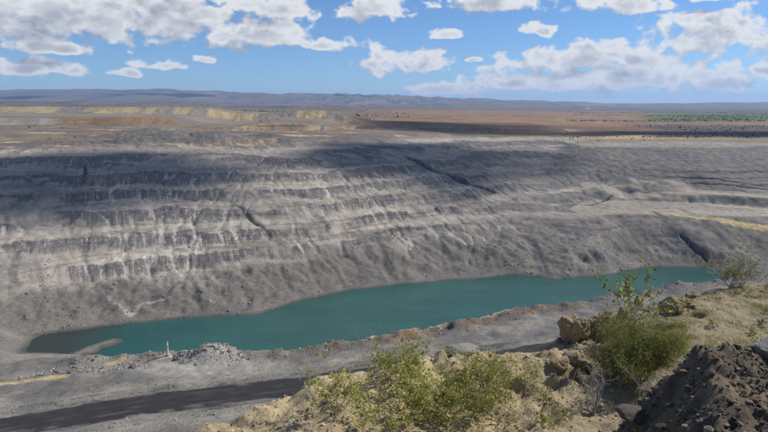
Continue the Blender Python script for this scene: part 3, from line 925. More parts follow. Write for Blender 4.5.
# ------------------------------------------------------------------ foreground bank
def bank_height(X, Y):
    ye = np.interp(X, BEX, BEY)
    wob = .55 * fbm(X / 2.1, Y / 2.1, 3, 401) + .22 * fbm(X / .7, Y / .7, 2, 403)
    d = (Y - ye) * .86 + wob
    z = 75.35 + .07 * np.clip(12 - Y, 0, 8) + .18 * fbm(X / 3.2, Y / 3.2, 4, 405)
    # lobe of soft sand in the middle of the bank
    lobe = np.exp(-(((X - 3.0) / 1.9) ** 2 + ((Y - 13.5) / 1.5) ** 2))
    z = z + .32 * lobe
    z = z + .35 * np.exp(-(((X + .9) / 1.6) ** 2 + ((Y - 12.2) / 1.6) ** 2))
    # rounded lip and the face below it
    z = z - np.where(d > -.7, .42 * (np.clip(d, -.7, .6) + .7) ** 2, 0) - 1.25 * np.clip(d - .6, 0, None)
    # clods: cauliflower relief, strongest on the lip and the lobe
    wl = np.clip(.30 + .9 * lobe + .9 * np.exp(-(d / 1.6) ** 2), 0, 1) * (1 - .55 * sstep(X, 6.5, 9))
    wx = X + .25 * fbm(X / .8, Y / .8, 2, 407); wy = Y + .25 * fbm(X / .8, Y / .8, 2, 409)
    z = z + wl * (.34 * (.55 - worley(wx / .70, wy / .70, 411) ** 1.5) + .17 * (.55 - worley(wx / .30, wy / .30, 413) ** 1.4))
    z = z + .05 * fbm(X / .33, Y / .33, 4, 415, .6) + .09 * (ridged(wx / 1.1, wy / .8, 4, 416, .6) - .6) * (.4 + .6 * wl)
    # hollow washed out in front of the lobe
    for (hx, hy, rx, ry, dep) in [(4.75, 13.5, .62, .34, .62), (5.5, 13.9, .5, .4, .5), (3.9, 13.0, .4, .25, .35), (8.4, 17.3, .75, .3, .45), (9.9, 18.3, .5, .25, .35)]:
        h = np.hypot((X - hx) / rx, (Y - hy) / ry) + .3 * fbm(X / .4, Y / .4, 3, 417)
        z = z - dep * (1 - sstep(h, .55, 1.0))
    # the ground climbs to where the photographer stands
    z = z + 4.7 * sstep(6.8 - np.hypot(X * .8, Y + 1.0), 0, 5.5)
    return z, d, lobe, wl


def build_bank():
    step = .075
    xs = np.arange(-15, 24.01, step); ys = np.arange(-2.0, 30, step * 1.05)
    X, Y = np.meshgrid(xs, ys)
    z, d, lobe, wl = bank_height(X, Y)
    keep = (d < 9.5)
    def M(c, e, t): return c + (e - c) * np.clip(t, 0, 1)[..., None]
    n = fbm(X / 2.4, Y / 2.4, 5, 421); n2 = fbm(X / .5, Y / .5, 4, 423)
    c = np.empty(X.shape + (3,), np.float32); c[:] = (.43, .345, .205)
    c = M(c, col3(.54, .44, .265), sstep(n + .4 * n2, .0, .4) * (.35 + .65 * wl))
    c = M(c, col3(.31, .25, .165), sstep(-n + .5 * n2, .12, .5) * .7)
    c = M(c, col3(.245, .205, .14) * (1 + .35 * n2[..., None]), sstep(X + .8 * n, 2.2, 5.5) * .75)
    c = M(c, col3(.15, .14, .07), sstep(fbm(X / 1.3, Y / 1.0, 4, 425) + .25 * n2, .12, .40) * sstep(X, 5.5, 8) * .75)
    c = M(c, col3(.36, .27, .15), sstep(d, .8, 3) * .8)
    F = grid_faces(len(ys), len(xs))
    kf = keep.ravel()[F].all(1)
    F = F[kf]
    used, inv = np.unique(F, return_inverse=True)
    V = np.stack([X.ravel(), Y.ravel(), z.ravel()], 1)[used]
    me = mesh_from('sandy_bank', V, inv.reshape(-1, 4), earth_mat('sandy_soil', (1.1, 7.0), (.12, .26), .9, 5.0, .12), c.reshape(-1, 3)[used])
    link('sandy_bank', me, kind='structure', label='lumpy tan sandy bank dropping into the pit')


build_bank()


def bank_z(x, y):
    return float(bank_height(np.array([[float(x)]]), np.array([[float(y)]]))[0][0, 0])


# ------------------------------------------------------------------ rubble mound
CREST = [(-1.5, -4, 79.6), (1.0, 0.5, 80.0), (2.82, 4.65, 79.15), (3.9, 6.75, 78.95)]


def mound_height(X, Y):
    xc = np.interp(Y, [p[1] for p in CREST], [p[0] for p in CREST]) + .16 * fbm(Y / .9, X * 0, 3, 501)
    zt = np.interp(Y, [p[1] for p in CREST], [p[2] for p in CREST])
    z = zt - .04 * np.clip(X - xc, 0, 9) - 1.35 * np.clip(xc - X, 0, None)
    z = z - 1.1 * np.clip(Y - 7.1 - .25 * (X - 3.7) - .3 * fbm(X / 1.2, Y / 1.2, 3, 503), 0, None)
    z = np.minimum(z, zt + .05)
    z = z + .18 * fbm(X / .9, Y / .9, 4, 505) + .12 * (.5 - worley(X / .42, Y / .42, 507)) + .14 * (.5 - worley(X / .17, Y / .17, 509)) + .05 * fbm(X / .1, Y / .1, 2, 508)
    return z


def build_mound():
    xs = np.arange(-1.0, 12.5, .05); ys = np.arange(1.5, 12.5, .05)
    X, Y = np.meshgrid(xs, ys)
    z = mound_height(X, Y); b = bank_height(X, Y)[0]
    keep = z > b - .25
    n = fbm(X / .8, Y / .8, 4, 511); n2 = fbm(X / .15, Y / .15, 3, 513)
    def M(c, e, t): return c + (e - c) * np.clip(t, 0, 1)[..., None]
    c = np.empty(X.shape + (3,), np.float32); c[:] = (.118, .096, .070)
    c = M(c, col3(.215, .17, .108), sstep(n + .3 * n2, .05, .45) * .8)
    c = M(c, col3(.045, .043, .042), sstep(-n + .5 * n2, .1, .5) * .8)
    F = grid_faces(len(ys), len(xs)); F = F[keep.ravel()[F].any(1)]
    used, inv = np.unique(F, return_inverse=True)
    V = np.stack([X.ravel(), Y.ravel(), z.ravel()], 1)[used]
    me = mesh_from('rubble_mound', V, inv.reshape(-1, 4), earth_mat('dark_rubble_earth', (3.0, 22.0), (.16, .28), .8, 16.0, .05), c.reshape(-1, 3)[used])
    o = bpy.data.objects.new('rubble_mound', None); C.objects.link(o)
    o.location = (4.2, 6.2, 75.8)
    o['label'] = 'mound of dark earth and broken rock at the bank corner'; o['category'] = 'mound'
    s = link('soil', me, parent=o); s.location = (-4.2, -6.2, -75.8)
    return o


mound = build_mound()


def top_z(x, y):
    a = bank_z(x, y)
    m = float(mound_height(np.array([[float(x)]]), np.array([[float(y)]]))[0, 0])
    return max(a, m)


# ------------------------------------------------------------------ rocks
def rock_mesh(name, mat, sub=2, seed=0, flat=1.0, jag=.35, box=0.0, long=1.0):
    bm = bmesh.new()
    bmesh.ops.create_icosphere(bm, subdivisions=sub, radius=1.0)
    r = random.Random(seed)
    planes = [(Vector((r.gauss(0, 1), r.gauss(0, 1), r.gauss(0, 1))).normalized(), r.uniform(.55, .85)) for _ in range(9)]
    off = Vector((r.uniform(-50, 50), r.uniform(-50, 50), r.uniform(-50, 50)))
    for v in bm.verts:
        p = v.co.copy()
        if box:
            m = max(abs(p.x), abs(p.y), abs(p.z)); p = p.lerp(p / m * .8, box)
        for nrm, dd in planes:
            e = p.dot(nrm)
            if e > dd: p -= nrm * (e - dd) * .9
        p *= 1 + jag * (mnoise.noise(p * 1.3 + off) * .6 + mnoise.noise(p * 3.1 + off) * .35 + mnoise.noise(p * 8 + off) * .14)
        v.co = Vector((p.x * long, p.y, p.z * flat))
    me = bpy.data.meshes.new(name)
    bm.to_mesh(me); bm.free()
    me.materials.append(mat)
    return me


def scatter_mesh(name, pts, sizes, mat, seed, cols, protos=5, zs=.7, sub=1):
    """many small angular stones in one mesh"""
    r = random.Random(seed)
    base = []
    for i in range(protos):
        me = rock_mesh('tmp', mat, sub, seed * 31 + i, zs, .4)
        v = np.empty(len(me.vertices) * 3, np.float32); me.vertices.foreach_get('co', v)
        f = np.empty(len(me.polygons) * 3, np.int32); me.loops.foreach_get('vertex_index', f)
        base.append((v.reshape(-1, 3), f.reshape(-1, 3))); bpy.data.meshes.remove(me)
    V = []; F = []; K = []; n = 0
    for i, (p, s) in enumerate(zip(pts, sizes)):
        v, f = base[i % protos]
        a = r.uniform(0, 6.283); ca, sa = math.cos(a), math.sin(a)
        w = v * np.array([s * r.uniform(.7, 1.3), s * r.uniform(.7, 1.2), s * r.uniform(.7, 1.1)])
        t = r.uniform(-.5, .5); ct, st_ = math.cos(t), math.sin(t)
        w = np.stack([w[:, 0], w[:, 1] * ct - w[:, 2] * st_, w[:, 1] * st_ + w[:, 2] * ct], 1)
        w = np.stack([w[:, 0] * ca - w[:, 1] * sa, w[:, 0] * sa + w[:, 1] * ca, w[:, 2]], 1) + np.array(p)
        V.append(w); F.append(f + n); n += len(v)
        c = np.array(cols[r.randrange(len(cols))]) * r.uniform(.75, 1.25)
        K.append(np.broadcast_to(c, (len(v), 3)))
    return mesh_from(name, np.concatenate(V), np.concatenate(F), mat, np.concatenate(K), smooth=False)


M_STONE = earth_mat('loose_stone', (2.0, 8.0), (.12, .18), .5, 8.0, .05)
M_GREYROCK = earth_mat('grey_rock', (1.6, 7.0), (.14, .2), .6, 5.0, .06, col=(.30, .285, .26), tint=(.22, .20, .17))
M_RUBBLE = earth_mat('rubble_grey_rock', (4, 18.0), (.14, .2), .7, 12.0, .04, col=(.19, .165, .13), tint=(.15, .12, .08))
M_SLAB = earth_mat('grey_slab_rock', (1.4, 7.0), (.14, .2), .6, 5.0, .06, col=(.27, .265, .25), tint=(.30, .23, .14))
M_DARKROCK = earth_mat('dark_rock', (2.0, 8.0), (.14, .2), .6, 7.0, .05, col=(.10, .088, .074), tint=(.17, .135, .095))
M_SANDROCK = earth_mat('sandy_clod', (1.5, 9.0), (.14, .2), .75, 7.0, .08, col=(.34, .26, .15), tint=(.20, .155, .10))


def stones():
    r = RNG
    # small rubble of the mound: child of the mound
    x = r.uniform(1.6, 7.5, 11000); y = r.uniform(3.8, 9.4, 11000)
    m = mound_height(x[None], y[None])[0]; b = bank_height(x[None], y[None])[0][0]
    ok = m > b - .05; x, y, m = x[ok], y[ok], m[ok]
    S_ = np.clip(r.lognormal(-4.1, .6, len(x)), .006, .085)
    P = np.stack([x, y, m + S_ * .25], 1)
    me = scatter_mesh('small_rubble', P, S_, M_STONE, 3, [(.125, .10, .072), (.10, .082, .062), (.155, .125, .085), (.07, .06, .048), (.14, .112, .078), (.20, .175, .138)])
    o = link('small_rubble', me, parent=mound, kind='stuff'); o.location = (-4.2, -6.2, -75.8)
    # pebbles and crumbs on the sand
    y = np.r_[r.uniform(7, 22, 3000), r.uniform(9, 16.5, 5000)]; x = np.r_[r.uniform(-5, 15.5, 3000), r.uniform(-5, 7, 5000)]
    ok = y < np.interp(x, BEX, BEY) + .5; x, y = x[ok], y[ok]
    S_ = np.clip(r.lognormal(-4.1, .6, len(x)), .007, .07)
    P = np.stack([x, y, bank_height(x[None], y[None])[0][0] + S_ * .2], 1)
    me = scatter_mesh('sand_crumbs', P, S_, M_STONE, 5, [(.44, .35, .21), (.38, .30, .18), (.26, .22, .15), (.50, .41, .26)])
    link('sand_crumbs', me, kind='stuff', label='small clods and pebbles strewn over the sandy bank')
    # boulders of the near bund and the grey heap
    P = []; S_ = []
    for _ in range(2600):
        i = r.integers(0, len(NEAR_SHORE) - 3); q = r.random()
        ax, ay = NEAR_SHORE[i]; bx, by = NEAR_SHORE[i + 1]
        x = ax + (bx - ax) * q + r.normal(0, 3); y = ay + (by - ay) * q - abs(r.normal(0, 6)) - 1.5
        s = float(np.clip(r.lognormal(-1.7, .55), .10, .7))
        P.append((x, y, float(ground_z(x, y)) + s * .2)); S_.append(s)
    for _ in range(800):
        a = r.uniform(0, 6.28); q = math.sqrt(r.random())
        x = -54.5 + 11 * q * math.cos(a); y = 176.5 + 8 * q * math.sin(a)
        s = float(np.clip(r.lognormal(-1.35, .45), .12, .7)) * (.5 if y < 173 else 1)
        P.append((x, y, float(ground_z(x, y)) + s * .25)); S_.append(s)
    for _ in range(350):
        q = r.random(); x = -88 + 30 * q * -1 + r.normal(0, 3) + 15; y = 163 + 6 * r.random() + .28 * (x + 88)
        s = float(np.clip(r.lognormal(-1.4, .55), .12, .8))
        P.append((x, y, float(ground_z(x, y)) + s * .2)); S_.append(s)
    for _ in range(3600):
        i = r.integers(1, 6); q = r.random()
        ax, ay = ROAD[i]; bx, by = ROAD[i + 1]
        o_ = r.choice((-1, 1)) * (6.5 + abs(r.normal(0, 7)))
        x = ax + (bx - ax) * q - .3 * o_; y = ay + (by - ay) * q + .95 * o_
        s = float(np.clip(r.lognormal(-2.25, .5), .06, .45))
        P.append((x, y, float(ground_z(x, y)) + s * .2)); S_.append(s)
    me = scatter_mesh('bund_boulders', P, S_, M_STONE, 7, [(.27, .25, .22), (.21, .195, .17), (.34, .315, .275), (.16, .148, .13)])
    link('bund_boulders', me, kind='stuff', label='loose grey boulders and stones along the bund and haul road')
    # broken rock at the foot of the far wall
    P = []; S_ = []
    for _ in range(7000):
        i = r.integers(0, len(FAR_SHORE) - 1); q = r.random()
        ax, ay = FAR_SHORE[i]; bx, by = FAR_SHORE[i + 1]
        t = abs(r.normal(0, 20)) + .4
        x = ax + (bx - ax) * q - .297 * t; y = ay + (by - ay) * q + .955 * t
        z = float(ground_z(x, y))
        if z < .1: continue
        s = float(np.clip(r.lognormal(-2.0, .55), .08, 1.0))
        P.append((x, y, z + s * .15)); S_.append(s)
    me = scatter_mesh('toe_boulders', P, S_, M_STONE, 9, [(.25, .228, .195), (.20, .183, .158), (.31, .282, .24), (.15, .14, .125)])
    link('toe_boulders', me, kind='stuff', label='broken rock strewn along the foot of the far wall')


stones()


def place_rock(name, me, x, y, scale, label, cat, rot=(0, 0, 0), sink=.25, z=None, group=None):
    zz = (top_z(x, y) if z is None else z) + scale[2] * (1 - 2 * sink) * .8
    o = link(name, me, loc=(x, y, zz), label=label, cat=cat, group=group)
    o.scale = scale; o.rotation_euler = rot
    return o


place_rock('boulder', rock_mesh('boulder', M_GREYROCK, 4, 21, .8, .18), 4.86, 7.1, (.24, .22, .24), 'rounded pale grey boulder resting on the dark rubble mound', 'boulder', (0, 0, .4), .2)
place_rock('flat_rock', rock_mesh('flat_rock', M_DARKROCK, 4, 23, .8, .2), 3.28, 7.1, (.36, .26, .17), 'dark flat rock jutting from the shaded flank of the mound', 'rock', (.1, .2, .3), .3)
place_rock('slab_boulder', rock_mesh('slab_boulder', M_SLAB, 4, 29, .75, .16, .5, 1.0), 2.05, 14.95, (.50, .30, .17), 'long pale grey slab boulder with an ochre end on the bank edge', 'boulder', (.06, -.08, .15), .12)


# ------------------------------------------------------------------ blocks of caked sand on the bank edge
BLOCKS = [
    (5.42, 16.25, (.44, .50, .62), .3, 'caked sandy block standing on the bank edge, shaded on its left', 31),
    (6.25, 16.45, (.62, .50, .50), .35, 'broad sandy block behind the leafy green shrub', 32),
    (7.55, 18.1, (.24, .22, .34), .2, 'upright ochre clod beside the big leaved sapling', 33),
    (9.35, 18.75, (.58, .34, .34), .3, 'crumbling sandy block with dark hollows on the plateau edge', 34),
    (10.05, 19.35, (.50, .34, .26), .35, 'low rounded sandy block on the plateau edge', 35),
    (11.0, 20.6, (.30, .26, .24), .3, 'small brown clod at the plateau corner', 36),
    (5.38, 16.2, (.10, .10, .11), -2.15, 'little ochre clod perched on top of the caked sandy block', 37),
    (5.75, 16.35, (.13, .11, .09), -1.9, 'flat ochre clod lying on top of the caked sandy block', 38),
    (4.9, 14.15, (.34, .30, .26), .35, 'sandy clod overhanging the washed out hollow', 39),
    (4.25, 13.75, (.30, .26, .22), .4, 'knobbly sandy clod at the front of the soft sand lobe', 40),
]
for (x, y, sc, sink, lab, sd) in BLOCKS:
    me = rock_mesh('earth_block', M_SANDROCK, 5, sd, 1.0, .60, .45)
    place_rock('earth_block' if sc[0] > .2 else 'clod', me, x, y, sc, lab, 'clod', (0, 0, sd * .7), sink)
place_rock('stone', rock_mesh('stone', M_SLAB, 3, 51, .7, .25), 10.75, 20.55, (.13, .10, .10), 'small white stone beside the brown clod at the plateau corner', 'stone', (0, 0, .2), .2)
RM = [rock_mesh('rubble_rock', M_RUBBLE if i % 3 == 0 else M_DARKROCK, 3, 60 + i, .75, .3) for i in range(5)]
rr = random.Random(5)
n = 0
while n < 26:
    x = rr.uniform(2.6, 7.2); y = rr.uniform(4.6, 8.2)
    m = float(mound_height(np.array([[x]]), np.array([[y]]))[0, 0])
    if m < bank_z(x, y) + .1: continue
    s_ = rr.uniform(.03, .03 + .06 * rr.random()); j = n % 5
    place_rock('rubble_rock', RM[j], x, y, (s_ * rr.uniform(.8, 1.5), s_ * rr.uniform(.7, 1.2), s_), 'loose grey lump of rock on the rubble mound' if j % 3 == 0 else 'loose dark lump of rock on the rubble mound',
               'rock', (rr.uniform(-.5, .5), rr.uniform(-.5, .5), rr.uniform(0, 6)), .25, group='grey rocks of the mound' if j % 3 == 0 else 'dark rocks of the mound')
    n += 1


# ------------------------------------------------------------------ plants
def leaf_mat(name):
    m, k, out = new_mat(name)
    c = k.n('ShaderNodeVertexColor', layer_name='col').outputs[0]
    d = k.n('ShaderNodeBsdfPrincipled'); k.put(d.inputs['Base Color'], c)
    d.inputs['Roughness'].default_value = .55; d.inputs['Specular IOR Level'].default_value = .25
    t = k.n('ShaderNodeBsdfTranslucent'); k.put(t.inputs[0], k.vec('MULTIPLY', c, (1.25, 1.35, .7)))
    mx = k.n('ShaderNodeMixShader'); mx.inputs[0].default_value = .5
    m.node_tree.links.new(d.outputs[0], mx.inputs[1]); m.node_tree.links.new(t.outputs[0], mx.inputs[2])
    m.node_tree.links.new(mx.outputs[0], out.inputs[0])
    return m


M_LEAF = leaf_mat('small_leaves')
M_TWIG = earth_mat('twig_bark', (14, 60), (.14, .2), 0, 1, .01, .9, col=(.24, .205, .15))
M_DEAD = earth_mat('bleached_twigs', (14, 60), (.14, .2), 0, 1, .01, .9, col=(.36, .335, .30))


def tubes_mesh(name, lines, mat, sides=4):
    V = []; F = []; n = 0
    for pts, rad in lines:
        pts = np.array(pts); m = len(pts)
        t = np.gradient(pts, axis=0); t /= np.linalg.norm(t, axis=1)[:, None] + 1e-9
        u = np.cross(t, (0.31, .17, .93)); u /= np.linalg.norm(u, axis=1)[:, None] + 1e-9
        w = np.cross(t, u)
        a = np.arange(sides) * 2 * np.pi / sides
        r = np.array(rad)[:, None, None]
        ring = pts[:, None] + r * (np.cos(a)[None, :, None] * u[:, None] + np.sin(a)[None, :, None] * w[:, None])
        V.append(ring.reshape(-1, 3))
        for i in range(m - 1):
            for j in range(sides):
                j2 = (j + 1) % sides
                F.append((n + i * sides + j, n + i * sides + j2, n + (i + 1) * sides + j2, n + (i + 1) * sides + j))
        n += m * sides
    return mesh_from(name, np.concatenate(V), np.array(F), mat)


def leaves_mesh(name, pos, size, cols, seed, aspect=.5, up=.4):
    r = np.random.default_rng(seed)
    N = len(pos)
    P = np.array(pos)
    d = r.normal(size=(N, 3)); d[:, 2] = np.abs(d[:, 2]) * .6 + up * r.random(N); d /= np.linalg.norm(d, axis=1)[:, None]
    q = r.normal(size=(N, 3)); w = np.cross(d, q); w /= np.linalg.norm(w, axis=1)[:, None]
    nn = np.cross(d, w)
    s = size * np.exp(r.normal(0, .28, N))[:, None]
    a = P; b = P + d * s * .5 + w * s * aspect * .5 + nn * s * .10; c = P + d * s - nn * s * .06; e = P + d * s * .5 - w * s * aspect * .5 + nn * s * .10
    V = np.stack([a, b, c, e], 1).reshape(-1, 3)
    i = np.arange(N) * 4
    F = np.concatenate([np.stack([i, i + 1, i + 2], 1), np.stack([i, i + 2, i + 3], 1)])
    cl = np.array(cols)[r.integers(0, len(cols), N)] * np.exp(r.normal(0, .22, N))[:, None]
    return mesh_from(name, V, F, M_LEAF, np.repeat(cl, 4, 0), smooth=False)


def grow(seed, stems, height, spread, levels, twigs, wob=.25, r0=.014, bare=0.0, droop=.0, lean=(0, 0)):
    """stems fanning from a base: returns tubes and points along the outer twigs"""
    r = random.Random(seed)
    lines, tips = [], []

    def branch(p, d, L, rad, lev):
        nseg = 5 if lev < 2 else 4
        pts = [p]; rads = [rad]; q = Vector(p); dd = Vector(d)
        for i in range(nseg):
            dd = (dd + Vector((r.gauss(0, wob), r.gauss(0, wob), r.gauss(0, wob * .7) + .10 - droop * i / nseg))).normalized()
            q = q + dd * (L / nseg)
            pts.append(tuple(q)); rads.append(rad * (1 - .62 * (i + 1) / nseg))
            if lev < levels and i >= (1 if lev == 0 else 0):
                for _ in range(twigs if lev == levels - 1 else max(1, twigs - 1)):
                    if r.random() < .78:
                        side = Vector((r.gauss(0, 1), r.gauss(0, 1), r.gauss(0, .6) + .25)).normalized()
                        nd = (dd * .8 + side * .95).normalized()
                        branch(tuple(q), nd, L * r.uniform(.38, .62), rads[-1] * .7, lev + 1)
            if lev >= levels - 1 and r.random() > bare:
                tips.append((tuple(q), dd.copy(), L / nseg))
        lines.append((pts, rads))

    for k in range(stems):
        a = k * 2.399 + r.uniform(-.4, .4); t = spread * math.sqrt((k + .5) / stems)
        d = Vector((math.cos(a) * math.sin(t) + lean[0], math.sin(a) * math.sin(t) + lean[1], math.cos(t))).normalized()
        branch((r.gauss(0, .04), r.gauss(0, .04), -.05), d, height * r.uniform(.75, 1.1) * (1 - .25 * t / 1.5), r0 * r.uniform(.7, 1.2), 0)
    return lines, tips


GREEN_Y = [(.27, .26, .06), (.21, .23, .05), (.32, .28, .07), (.17, .19, .05), (.22, .16, .07)]
GREEN_M = [(.175, .195, .05), (.21, .225, .06), (.14, .155, .045), (.25, .24, .07)]
GREEN_D = [(.105, .125, .038), (.135, .150, .045), (.08, .098, .03), (.165, .165, .055), (.19, .165, .06)]
GREEN_B = [(.18, .22, .08), (.12, .16, .06), (.24, .26, .10), (.09, .12, .05), (.28, .22, .07)]


def plant(name, label, x, y, seed, stems, height, spread, levels, twigs, leaf, per, cols, twig_mat=None, cat='shrub', group=None, jitter=.06, aspect=.5, sides=3, **kw):
    o = bpy.data.objects.new(name, None); C.objects.link(o)
    o.location = (x, y, top_z(x, y)); o['label'] = label; o['category'] = cat
    if group: o['group'] = group
    lines, tips = grow(seed, stems, height, spread, levels, twigs, **kw)
    link('branches', tubes_mesh('branches', lines, twig_mat or M_TWIG, sides), parent=o)
    if per:
        r = random.Random(seed + 1); pos = []
        for p, d, L in tips:
            for _ in range(per):
                q = Vector(p) - d * L * r.random() + Vector((r.gauss(0, jitter), r.gauss(0, jitter), r.gauss(0, jitter)))
                pos.append(tuple(q))
        link('foliage', leaves_mesh('foliage', pos, leaf, cols, seed, aspect), parent=o, kind='stuff')
    return o


GREEN_L = [(.42, .41, .13), (.34, .37, .11), (.47, .43, .14), (.28, .32, .10), (.36, .28, .12)]
plant('scrub_shrub', 'twiggy shrub with sparse yellowish leaves at the sandy lip', -1.0, 11.6, 1, 9, .95, 1.4, 2, 2, .060, 1, GREEN_L + [(.20, .14, .07)], bare=.2, r0=.010, jitter=.025)
plant('scrub_shrub', 'tall open olive green shrub below the slab boulder', .4, 12.8, 2, 10, 1.05, 1.3, 2, 3, .058, 1, GREEN_L + GREEN_M, bare=.25, r0=.011, jitter=.025)
plant('scrub_shrub', 'wide pale green shrub in front of the soft sand lobe', 1.5, 11.7, 3, 10, .95, 1.45, 2, 3, .055, 1, GREEN_L + GREEN_M, bare=.25, r0=.011, jitter=.025)
plant('scrub_shrub', 'low straggling shrub with brown twigs below the yellowish shrub', -.25, 10.7, 4, 9, .90, 1.4, 2, 2, .055, 1, GREEN_L + [(.18, .13, .07)], bare=.15, r0=.010, jitter=.025)
plant('scrub_shrub', 'pale yellowish shrub squeezed between the tall olive and the straggling shrubs', .6, 11.6, 16, 9, .90, 1.4, 2, 3, .055, 1, GREEN_L, bare=.3, r0=.010, jitter=.025)
plant('creeping_shrub', 'low green creeper spreading over the soft sand lobe', 2.3, 12.7, 5, 12, .95, 1.45, 2, 3, .046, 1, GREEN_L + GREEN_M, bare=.1, droop=.38, wob=.2)
plant('creeping_shrub', 'thin green creeper on the bare sand in front of the lobe', 2.5, 11.6, 6, 6, .6, 1.5, 2, 2, .040, 1, GREEN_M + GREEN_Y, bare=.25, droop=.38, wob=.2)
plant('leafy_shrub', 'dense dark green feathery shrub between the dead shrub and the mound', 6.05, 13.4, 7, 20, 1.32, 1.15, 2, 4, .046, 2, GREEN_D + GREEN_M, r0=.012, aspect=.32, jitter=.04, bare=.1)
plant('leafy_shrub', 'loose green feathery shrub leaning on the sandy blocks', 6.45, 15.2, 8, 13, 1.05, 1.25, 2, 3, .042, 2, GREEN_D + GREEN_M, r0=.011, aspect=.32, jitter=.04, bare=.2)
plant('leafy_shrub', 'small olive feathery shrub on the plateau beside the dense shrub', 7.6, 14.9, 9, 10, .80, 1.25, 2, 3, .040, 2, GREEN_Y + GREEN_D, r0=.010, aspect=.35, bare=.2)
plant('sapling', 'upright sapling with large round leaves against the water', 7.15, 16.95, 10, 6, 1.50, .55, 2, 2, .095, 1, GREEN_B, r0=.018, aspect=.75, cat='sapling', jitter=.03, bare=.15)
plant('rim_bush', 'sparse grey green bush with round leaves on the plateau corner', 13.1, 21.7, 11, 10, 1.35, 1.1, 2, 3, .060, 1, [(.16, .17, .095), (.20, .205, .12), (.12, .13, .075), (.24, .21, .12)], M_DEAD, r0=.018, aspect=.7, cat='bush', jitter=.03, bare=.5)
plant('rim_bush', 'low leafy bush beside the sparse bush on the plateau corner', 14.6, 21.3, 12, 6, .55, 1.25, 2, 2, .07, 1, GREEN_B, r0=.012, aspect=.7, cat='bush', bare=.35)
plant('dead_shrub', 'bleached leafless shrub standing on bare sand', 4.55, 12.05, 13, 5, 1.0, .75, 2, 2, 0, 0, None, M_DEAD, r0=.026, wob=.26, sides=5)
plant('dead_shrub', 'leafless grey twigs beside the dark flat rock', 5.62, 12.2, 14, 3, .95, .5, 2, 2, 0, 0, None, M_DEAD, r0=.024, wob=.28, sides=5)
plant('bare_twig_shrub', 'tall thin leafless twigs rising above the olive shrub', -.25, 13.2, 15, 3, 1.25, .55, 2, 1, .04, 1, GREEN_Y, M_DEAD, r0=.011, bare=.92)
weeds = [(10.9, 16.9), (10.4, 15.8), (9.3, 14.6), (12.4, 18.6), (11.7, 17.6), (8.7, 16.6), (3.35, 11.5), (3.6, 12.3), (13.6, 19.4), (9.9, 17.4), (12.9, 20.2), (8.1, 13.4)]
for i, (x, y) in enumerate(weeds):
    plant('weed', {6: 'small green weed at the foot of the thin creeper', 7: 'small green weed between the two creeping shrubs'}.get(i, 'small green weed growing on the sandy plateau'), x, y, 40 + i, 3, .24 + .06 * (i % 3), 1.0, 1, 2, .055, 1, GREEN_B, r0=.006, cat='weed', jitter=.04, aspect=.6,
          group=None if x < 5 else 'weeds on the plateau')


def dry_grass():
    r = np.random.default_rng(77)
    N = 26000
    cx = r.uniform(5.5, 16, 240); cy = r.uniform(12, 21.5, 240)
    cx = np.r_[cx, r.uniform(1.2, 4, 40)]; cy = np.r_[cy, r.uniform(10, 14.0, 40)]
    k = r.integers(0, len(cx), N)
    x = cx[k] + r.normal(0, .16, N); y = cy[k] + r.normal(0, .13, N)
    ok = y < np.interp(x, BEX, BEY) - .1
    x, y = x[ok], y[ok]; N = len(x)
    z = bank_height(x[None], y[None])[0][0]
    a = r.uniform(0, 6.28, N); h = r.uniform(.03, .11, N); w = .006
    lx = np.cos(a) * h * .5; ly = np.sin(a) * h * .5
    V = np.stack([np.stack([x - w, y, z], 1), np.stack([x + w, y, z], 1), np.stack([x + lx, y + ly, z + h], 1)], 1).reshape(-1, 3)
    i = np.arange(N) * 3
    cl = np.array([(.30, .25, .12), (.22, .21, .09), (.36, .30, .16), (.14, .15, .05)])[r.integers(0, 4, N)]
    me = mesh_from('dry_grass', V, np.stack([i, i + 1, i + 2], 1), M_LEAF, np.repeat(cl, 3, 0), smooth=False)
    link('dry_grass', me, kind='stuff', label='short dry grass scattered over the sandy plateau')


dry_grass()


# ------------------------------------------------------------------ far scrub
def far_scrub():
    r = np.random.default_rng(91)
    P = []; S_ = []
    def add(x, y, s):
        z = ground_z(x, y)
        P.extend(np.stack([x, y, z + s * .4], 1)); S_.extend(s)
    def field(n, y0, y1, a0, a1, s0, s1, thr, seed):
        y = y0 * (y1 / y0) ** r.random(n * 3); x = y * r.uniform(a0, a1, n * 3)
        q = fbm(x / (y0 * .22), y / (y0 * .35), 4, seed) + .35 * np.sin(np.pi * (x / y - a0) / (a1 - a0)) - .2
        ok = q > thr; x, y = x[ok][:n], y[ok][:n]
        add(x, y, r.uniform(s0, s1, len(x)) * (.6 + .8 * r.random(len(x)) ** 3))
    field(4200, 1300, 3800, .30, .80, .8, 2.3, -.05, 601)
    field(900, 580, 1050, .38, .80, .5, 1.4, -.05, 603)
    field(2200, 900, 3600, -.80, .05, 1.2, 3.0, -.05, 605)
    field(110, 430, 660, -.68, .05, .35, 1.0, .12, 607)
    field(120, 520, 640, .08, .60, .4, 1.1, .10, 609)
    me = scatter_mesh('far_scrub', P, S_, earth_mat('scrub_leaves', (.3, 1.2), (.2, .25), .5, 1.5, .8), 13, [(.075, .095, .042), (.095, .11, .05), (.065, .08, .038), (.11, .105, .06)], zs=.8)
    link('far_scrub', me, kind='stuff', label='scattered dark scrub on the plain and terraces behind the pit')


far_scrub()


# ------------------------------------------------------------------ posts and shed
def lathe(name, prof, mat, n=14):
    V = []; F = []
    for i, (r_, z) in enumerate(prof):
        for j in range(n):
            a = j * 2 * math.pi / n; V.append((r_ * math.cos(a), r_ * math.sin(a), z))
    for i in range(len(prof) - 1):
        for j in range(n):
            j2 = (j + 1) % n
            F.append((i * n + j, i * n + j2, (i + 1) * n + j2, (i + 1) * n + j))
    return mesh_from(name, V, F, mat, smooth=False)


